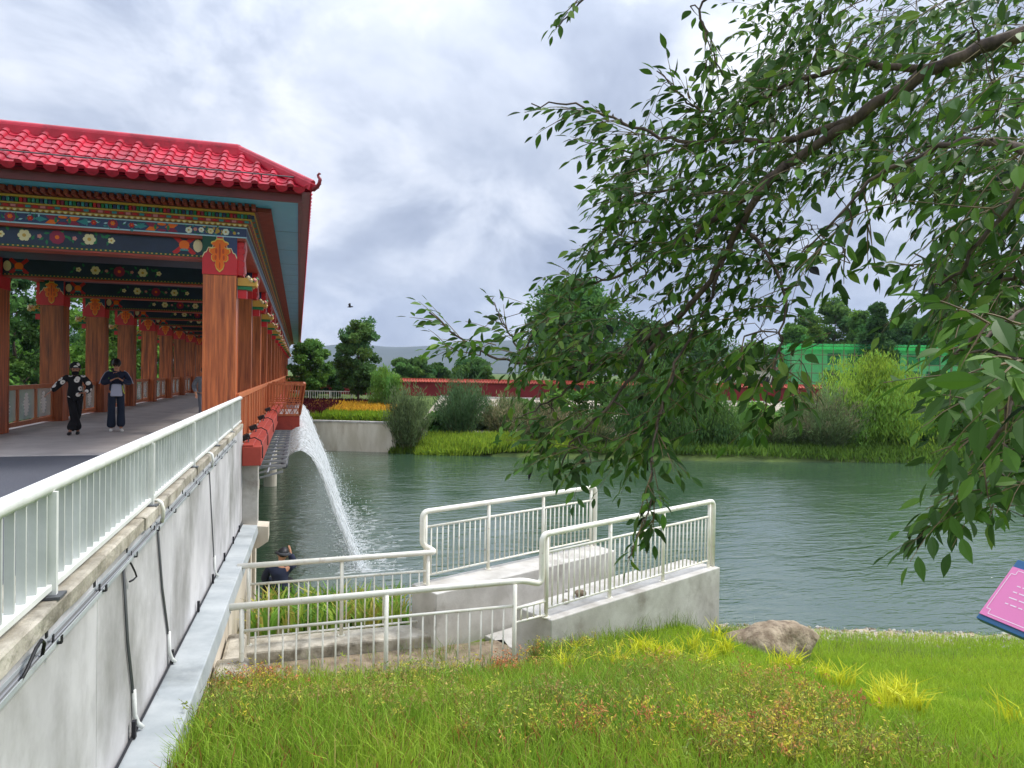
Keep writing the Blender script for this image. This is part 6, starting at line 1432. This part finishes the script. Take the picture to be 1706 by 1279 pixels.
# explicit outer sprays (base px, tip px, depth)
spr = [((1090, 226), (990, 222), 2.42), ((1050, 212), (955, 190), 2.45), ((1000, 185), (930, 178), 2.46), ((1080, 262), (995, 268), 2.42), ((1130, 150), (1095, 118), 2.4), ((1165, 185), (1105, 172), 2.4), ((1180, 205), (1125, 135), 2.38), ((1030, 200), (960, 215), 2.44), ((1175, 60), (1200, 110), 2.35), ((1120, 620), (1090, 720), 2.24), ((1100, 690), (1075, 790), 2.2), ((1088, 770), (1098, 850), 2.13), ((1150, 560), (1110, 650), 2.3), ((1020, 194), (875, 172), 2.45), ((1010, 245), (950, 232), 2.42), ((1165, 185), (1092, 116), 2.4), ((1080, 290), (985, 292), 2.42), ((1060, 322), (985, 338), 2.45), ((1110, 372), (1040, 362), 2.45),
       ((1050, 395), (970, 390), 2.5), ((1030, 412), (955, 428), 2.55), ((990, 462), (925, 475), 2.6), ((790, 585), (705, 510), 2.8), ((800, 592), (712, 578), 2.78), ((850, 560), (818, 490), 2.72), ((900, 600), (740, 545), 2.75),
       ((930, 700), (855, 705), 2.5), ((960, 745), (890, 770), 2.4), ((975, 760), (935, 800), 2.4), ((1085, 790), (1062, 880), 2.1), ((1070, 870), (1045, 942), 2.05), ((1088, 820), (1092, 900), 2.1), ((1620, 800), (1535, 895), 1.55), ((1640, 780), (1655, 860), 1.5), ((1600, 815), (1548, 860), 1.55),
       ((1150, 10), (1165, 30), 2.35), ((1165, 30), (1210, 135), 2.35), ((1185, 60), (1170, 150), 2.35), ((970, -8), (922, 48), 2.5), ((985, -15), (945, 25), 2.5), ((1290, 600), (1270, 720), 2.05), ((1300, 590), (1335, 690), 2.1), ((1240, 560), (1225, 640), 2.15), ((1400, 380), (1310, 470), 1.9), ((1420, 370), (1390, 480), 1.85), ((1440, 320), (1455, 455), 1.9), ((1560, 440), (1450, 450), 1.8), ((1600, 470), (1540, 560), 1.7),
       ((1680, 560), (1560, 595), 1.15), ((1700, 540), (1600, 540), 1.1), ((1700, 600), (1650, 620), 1.0), ((1640, 660), (1540, 700), 1.4), ((1680, 700), (1560, 760), 1.4), ((1690, 760), (1590, 800), 1.45), ((1100, 700), (1010, 750), 2.25), ((1110, 660), (1160, 700), 2.25), ((1120, 620), (1200, 690), 2.25), ((1095, 720), (1130, 790), 2.2)]
for (bx, by), (tx_, ty), D in spr:
    P0 = at_d(bx, by, D); P1 = at_d(tx_, ty, D + rg.normal(0, .05)); d = P1 - P0; Ln = np.linalg.norm(d)
    j = int(np.argmin(np.linalg.norm(LP - P0, axis=1))); conn.tube([LP[j], (LP[j] + P0) / 2 + np.array([0, 0, .01]), P0], [min(.004, LRR[j] * .6), .003, .0026], 4)
    twig(P0, d + np.array([0, 0, .12 * Ln]), Ln, .5, .062 if D > 1.3 else .068, 1.05)
    if Ln > .15:
        for k in range(2): f = rg.uniform(.15, .6); twig(P0 + d * f, d / Ln + rg.normal(0, .45, 3), Ln * .55, 1.0, .058, .95)
stuff(tw.build('twigs', 'twig', ft_)); stuff(conn.build('side_branches', 'bark', ft_))
# the 300 leaves that show largest are single parts, the rest one part
sizes = []
for p, R3, L2, c in leaves:
    x, y, D = proj(p); vis = (0 < x < 1706) and (0 < y < 1279) and D > .3; sizes.append(L2 / D if vis else 0)
order = np.argsort(-np.array(sizes)); single = set(order[:300].tolist())
lm = [mesh_of(lf, 'leaf', 'leaf') for _ in range(5)]
for me, c in zip(lm, LEAFC):
    a = me.color_attributes.new('Col', 'FLOAT_COLOR', 'POINT'); a.data.foreach_set('color', np.tile(np.array([c[0] * 1.1, c[1] * 1.1, c[2], 1], np.float32), len(me.vertices)))
    me.polygons.foreach_set('use_smooth', [True] * len(me.polygons))
root = WL[ft_.name]; BV, BF, BC = [], [], []; k = 0
for i, (p, R3, L2, c) in enumerate(leaves):
    if i in single:
        o = bpy.data.objects.new('leaf', lm[i % 5]); col.objects.link(o); o.parent = ft_
        Mx = Matrix(((R3[0, 0], R3[0, 1], R3[0, 2]), (R3[1, 0], R3[1, 1], R3[1, 2]), (R3[2, 0], R3[2, 1], R3[2, 2])))
        o.location = (p - root).tolist(); o.rotation_euler = Mx.to_euler(); o.scale = (L2, L2, L2)
    else:
        BV.append(p + (LV * L2) @ R3.T); BF.append(LFt + k); BC.append(np.repeat(c[None], len(LV), 0)); k += len(LV)
stuff(npmesh('foliage', np.concatenate(BV), np.concatenate(BF), 'leaf', np.concatenate(BC), parent=ft_, smooth=True))
# ================================================================== people
def skin(name, pts, edges, rad, mat, parent, sub=2, root=0):
    me = bpy.data.meshes.new(name); me.from_pydata([tuple(map(float, p)) for p in pts], edges, []); me.materials.append(M[mat])
    o = bpy.data.objects.new(name, me); col.objects.link(o); o.parent = parent; WL[o.name] = WL[parent.name]
    s = o.modifiers.new('skin', 'SKIN'); s.use_smooth_shade = True; s.branch_smoothing = .6
    for i, r in enumerate(rad):
        sv = me.skin_vertices[0].data[i]; sv.radius = (r, r) if not hasattr(r, '__len__') else r; sv.use_root = i == root
    b = o.modifiers.new('sub', 'SUBSURF'); b.levels = sub; b.render_levels = sub
    return o
def chain(P, E, R, start, seq):
    """append a chain of (point, radius) from vertex index start; returns last index"""
    k = start
    for p, r in seq: P.append(p); R.append(r); E.append((k, len(P) - 1)); k = len(P) - 1
    return k
def person(label, loc, rz, pose, clothes, H=1.7, group=None):
    """local frame: faces -y, x to the viewer's right when facing the viewer"""
    t = thing('person', label, 'person', loc, group)
    hold = bpy.data.objects.new('x', None); bpy.data.objects.remove(hold)
    c, s = math.cos(rz), math.sin(rz); k = H / 1.7
    def X(p): return (k * (p[0] * c - p[1] * s), k * (p[0] * s + p[1] * c), k * p[2])
    J = {a: np.array(X(b)) for a, b in pose.items()}
    def arm(side, extra=0):
        return [(J['sh' + side], .055 + extra), ((J['sh' + side] + J['el' + side]) / 2, .047 + extra), (J['el' + side], .042 + extra), ((J['el' + side] + J['wr' + side]) / 2, .036 + extra), (J['wr' + side], .028 + extra * .9)]
    # body: one continuous skin
    P = [J['pel']]; R = [(.125, .10)]; E = []
    chest = chain(P, E, R, 0, [((J['pel'] + J['chest']) / 2, (.12, .095)), (J['chest'], (.145, .105))])
    nk = chain(P, E, R, chest, [(J['neck'], .052), (J['head'] - (J['head'] - J['neck']) * .45, .065), (J['head'], .092), (J['head'] + (J['head'] - J['neck']) * .38, .075)])
    for sd in 'LR':
        w_ = chain(P, E, R, chest, arm(sd))
        hd = J['hd' + sd]; d = hd - P[w_]; L_ = np.linalg.norm(d); d = d / L_; sidev = np.cross(d, (0, 0, 1)); sidev = sidev / (np.linalg.norm(sidev) + 1e-6) if np.linalg.norm(sidev) > .1 else np.array([1., 0, 0])
        pm = chain(P, E, R, w_, [(P[w_] + d * L_ * .55, (.034, .018))])
        for f in range(4):
            o_ = sidev * (f - 1.5) * .019 * k; ln = (.075, .085, .08, .065)[f] * k
            chain(P, E, R, pm, [(P[pm] + o_ + d * .045 * k, .0095), (P[pm] + o_ + d * (.045 * k + ln * .5) + np.array([0, 0, -.008]), .0085), (P[pm] + o_ * .9 + d * (.04 * k + ln) + np.array([0, 0, -.03 * k]), .007)])
        chain(P, E, R, w_, [(P[w_] + d * .03 * k + sidev * .03 * k, .011), (P[w_] + d * .06 * k + sidev * .048 * k, .009)])
        chain(P, E, R, 0, [(J['hip' + sd], .085), ((J['hip' + sd] + J['kn' + sd]) / 2, .072), (J['kn' + sd], .052), ((J['kn' + sd] * .6 + J['an' + sd] * .4), .052), (J['an' + sd], .036), (J['toe' + sd], (.035, .022))])
    body = skin('body', P, E, [tuple(x * k for x in r) if hasattr(r, '__len__') else r * k for r in R], clothes.get('skin', 'skin'), t)
    # face: nose, eyes
    fd = J['face'] - J['head']; fd = fd / np.linalg.norm(fd); upv = J['head'] - J['neck']; upv = upv / np.linalg.norm(upv); sv = np.cross(fd, upv)
    hr = .092 * k
    def ball(name, c_, r_, mat, par, sc_=(1, 1, 1)):
        mb = MB(); n = 8
        for i in range(n + 1):
            for j in range(12):
                th, ph = math.pi * i / n, 2 * math.pi * j / 12; mb.v.append(tuple(c_ + r_ * (sv * math.sin(th) * math.cos(ph) * sc_[0] + fd * math.sin(th) * math.sin(ph) * sc_[1] + upv * math.cos(th) * sc_[2])))
        mb.f = [(i * 12 + j, i * 12 + (j + 1) % 12, (i + 1) * 12 + (j + 1) % 12, (i + 1) * 12 + j) for i in range(n) for j in range(12)]; mb.m = [0] * len(mb.f)
        me = mesh_of(mb, name, mat, True); o = bpy.data.objects.new(name, me); col.objects.link(o); o.parent = par; WL[o.name] = WL[t.name]; return o
    ball('nose', J['head'] + fd * hr * .95 - upv * .012, .016 * k, clothes.get('skin', 'skin'), t, (1, 1.2, 1.5))
    for sgn in (-1, 1):
        ball('eye', J['head'] + fd * hr * .82 + sv * sgn * .034 * k + upv * .012, .012 * k, 'hair', t, (1.2, .6, .7)); ball('ear', J['head'] + sv * sgn * hr * .98, .024 * k, clothes.get('skin', 'skin'), t, (.4, .8, 1.3))
    ball('mouth', J['head'] + fd * hr * .84 - upv * .048 * k, .016 * k, 'p_maroon', t, (1.4, .4, .35))
    # top
    ex = clothes.get('ease', .022)
    P = [J['pel'] + np.array([0, 0, clothes.get('hem', -.06) * k])]; R = [(.165 + ex * .6, .125 + ex * .6)]; E = []
    ch = chain(P, E, R, 0, [(J['pel'] * .7 + J['chest'] * .3, (.158 + ex * .5, .118 + ex * .5)), (J['pel'] * .35 + J['chest'] * .65, (.155 + ex * .4, .118 + ex * .4)), (J['chest'], (.165 + ex * .3, .115 + ex * .4)), (J['chest'] * .35 + J['neck'] * .65, (.115, .085))])
    ch2 = ch - 1
    chain(P, E, R, ch, [(J['neck'], .068)])
    for sd in 'LR': chain(P, E, R, ch2, arm(sd, ex))
    skin(clothes.get('top_name', 'jacket'), P, E, [tuple(x * k for x in r) if hasattr(r, '__len__') else r * k for r in R], clothes['top'], t)
    # trousers
    P = [J['pel'] + np.array([0, 0, .04 * k])]; R = [(.15, .12)]; E = []
    fl = clothes.get('flare', .06)
    for sd in 'LR': chain(P, E, R, 0, [(J['hip' + sd] + np.array([0, 0, -.03 * k]), .102), ((J['hip' + sd] + J['kn' + sd]) / 2, .092), (J['kn' + sd], .07 + fl * .3), ((J['kn' + sd] + J['an' + sd]) / 2, .065 + fl * .6), (J['an' + sd] + np.array([0, 0, .0]), .055 + fl)])
    skin('trousers', P, E, [tuple(x * k for x in r) if hasattr(r, '__len__') else r * k for r in R], clothes['legs'], t)
    for sd in 'LR':
        a, b = J['an' + sd], J['toe' + sd]; d = b - a; d[2] = 0; d = d / (np.linalg.norm(d) + 1e-6); zf = min(a[2], b[2])
        a0 = a - d * .05 * k
        skin('shoe', [tuple(a0 + np.array([0, 0, .045 * k - a0[2] + zf - .045])), tuple(a * .5 + b * .5 + np.array([0, 0, -(a * .5 + b * .5)[2] + zf + .012])), tuple(b + d * .05 * k + np.array([0, 0, -b[2] + zf - .002]))], [(0, 1), (1, 2)], [.045 * k, .045 * k, .038 * k], clothes['shoe'], t, 2)
    return t, J, ball, hr, fd, sv, upv
gz_ = ZD
# woman in flower-print hoodie
pw = dict(pel=(0, 0, .92), chest=(.0, -.01, 1.27), neck=(0, -.02, 1.42), head=(.0, -.035, 1.55), face=(.0, -.2, 1.52),
          shR=(-.17, 0, 1.36), elR=(-.33, -.02, 1.18), wrR=(-.47, -.08, 1.02), hdR=(-.55, -.1, .96), shL=(.17, 0, 1.36), elL=(.31, .0, 1.13), wrL=(.22, -.19, .99), hdL=(.12, -.24, .99),
          hipR=(-.08, 0, .88), knR=(-.03, -.10, .48), anR=(.06, -.05, .08), toeR=(.05, -.2, .03), hipL=(.08, 0, .88), knL=(.05, .02, .47), anL=(-.10, -.18, .08), toeL=(-.12, -.33, .03))
t, J, ball, hr, fd, sv, upv = person('person in black hooded top with white flower print walking on the bridge', (-4.96, 18.46, gz_), .25, pw, dict(top='hoodie', legs='cloth_black', shoe='black', flare=.07, ease=.04, hem=-.16, skin='skin_dark', top_name='hooded_top'), 1.66)
hb = J['head'] + upv * .03 - fd * .02
o = ball('hood', hb - fd * .05 * 1.0, hr * 1.32, 'hoodie', t, (1, .95, 1.12)); ball('face_covering', J['head'] + fd * hr * .30 - upv * .085, hr * .9, 'cloth_black', t, (.95, 1, .7)); ball('cap_peak', J['head'] + fd * hr * 1.2 + upv * hr * .62, hr * .62, 'hoodie', t, (1.1, 1, .18))
# man looking at a phone
pm_ = dict(pel=(0, 0, .95), chest=(0, -.0, 1.32), neck=(0, -.03, 1.47), head=(0, -.07, 1.595), face=(0, -.2, 1.50),
           shR=(-.18, 0, 1.40), elR=(-.29, -.08, 1.14), wrR=(-.12, -.28, 1.22), hdR=(-.04, -.32, 1.27), shL=(.18, 0, 1.40), elL=(.29, -.08, 1.14), wrL=(.12, -.28, 1.22), hdL=(.05, -.32, 1.27),
           hipR=(-.085, 0, .91), knR=(-.10, -.06, .49), anR=(-.10, .02, .08), toeR=(-.11, -.14, .03), hipL=(.085, 0, .91), knL=(.10, -.02, .49), anL=(.10, -.08, .08), toeL=(.12, -.24, .03))
t, J, ball, hr, fd, sv, upv = person('person in dark jacket with white sleeve stripes and jeans looking at a phone', (-4.28, 19.23, gz_), .25, pm_, dict(top='cloth_navy', legs='denim', shoe='shoe_white', flare=.055, ease=.03, hem=-.02), 1.74)
ball('hair', J['head'] + upv * .035 - fd * .018, hr * 1.12, 'hair', t, (1, 1, .98)); ball('fringe', J['head'] + upv * .07 + fd * .035, hr * .8, 'hair', t, (1.1, .9, .6))
cc_, s_ = math.cos(.25), math.sin(.25)
def loc(p, k=1.74 / 1.7): return np.array((k * (p[0] * cc_ - p[1] * s_), k * (p[0] * s_ + p[1] * cc_), k * p[2])) + WL[t.name]
MB().bar(loc((0, -.33, 1.24)), loc((0, -.37, 1.37)), .075, .01, upv=(0, 1, 0)).build('phone', 'black', t)
MB().add([tuple(loc(p)) for p in ((-.13, -.172, .84), (.13, -.172, .84), (.10, -.165, 1.14), (-.10, -.165, 1.14), (-.13, -.08, .84), (.13, -.08, .84), (.10, -.08, 1.14), (-.10, -.08, 1.14))], [(3, 2, 1, 0), (4, 5, 6, 7), (0, 1, 5, 4), (1, 2, 6, 5), (2, 3, 7, 6), (3, 0, 4, 7)]).build('shirt_front', 'cloth_white', t, bevel=.03)
for sx in (-1, 1):
    MB().tube([loc((sx * .16, .0, 1.455)), loc((sx * .235, -.01, 1.40)), loc((sx * .30, -.03, 1.28)), loc((sx * .355, -.06, 1.14))], .013, 5).build('sleeve_stripe', 'cloth_white', t, smooth=True)
MB().tube([loc((.125, -.165, 1.1)), loc((.135, -.17, 1.0)), loc((.17, -.15, .9))], .011, 5).build('zip_trim', 'lime', t, smooth=True)
# third walker half hidden by the first right column
ps = dict(pel=(0, 0, .93), chest=(0, -.02, 1.29), neck=(0, -.03, 1.44), head=(0, -.05, 1.57), face=(0, -.2, 1.55), shR=(-.18, 0, 1.37), elR=(-.27, .08, 1.12), wrR=(-.24, -.06, .93), hdR=(-.24, -.1, .84), shL=(.18, 0, 1.37), elL=(.27, .0, 1.12), wrL=(.26, -.1, .93), hdL=(.26, -.14, .84),
          hipR=(-.085, 0, .89), knR=(-.09, -.1, .48), anR=(-.09, -.08, .08), toeR=(-.09, -.24, .03), hipL=(.085, 0, .89), knL=(.09, -.02, .48), anL=(.09, .14, .10), toeL=(.09, .02, .03))
t, J, ball, hr, fd, sv, upv = person('person in grey striped top half hidden behind the first right bridge column', (-2.66, 22.2, gz_), .4, ps, dict(top='stripes', legs='cloth_grey', shoe='black', flare=.02, ease=.03, hem=-.05), 1.62)
ball('hair', J['head'] + upv * .035 - fd * .018, hr * 1.12, 'hair', t, (1, 1, .98))
# seated person by the water, seen from behind
sp_ = np.array((-.28, 13.35)); zs = .80
pq = dict(pel=(0, 0, .16), chest=(.01, -.05, .52), neck=(.02, -.08, .68), head=(.05, -.11, .80), face=(.10, -.3, .80), shR=(-.19, -.04, .61), elR=(-.27, -.16, .36), wrR=(-.12, -.32, .30), hdR=(-.04, -.36, .30), shL=(.19, -.05, .61), elL=(.27, -.27, .56), wrL=(.21, -.36, .76), hdL=(.19, -.37, .87),
          hipR=(-.1, -.06, .13), knR=(-.2, -.42, .26), anR=(-.2, -.52, -.12), toeR=(-.2, -.66, -.16), hipL=(.1, -.06, .13), knL=(.2, -.42, .26), anL=(.2, -.52, -.12), toeL=(.2, -.66, -.16))
t, J, ball, hr, fd, sv, upv = person('person in dark jacket and black brimmed hat sitting by the water with one hand raised', (sp_[0], sp_[1], zs), math.pi + .1, {a: (-b[0], b[1], b[2]) for a, b in pq.items()}, dict(top='cloth_navy', legs='cloth_black', shoe='black', flare=.02, ease=.035, hem=-.08), 1.7)
ball('hat_crown', J['head'] + upv * .05, hr * 1.1, 'black', t, (1, 1.05, .95)); ball('hat_brim', J['head'] + upv * .035, hr * 1.75, 'black', t, (1, 1, .12)); ball('hat_band', J['head'] + upv * .052, hr * 1.14, 'steel', t, (1, 1.05, .13))
stone('stone', (sp_[0], sp_[1] + .02, .50), .42, 23, 'concrete_old', 'rough block the hatted person sits on by the water', 'stone', (1.1, .9, .75), 10, cuts=6)
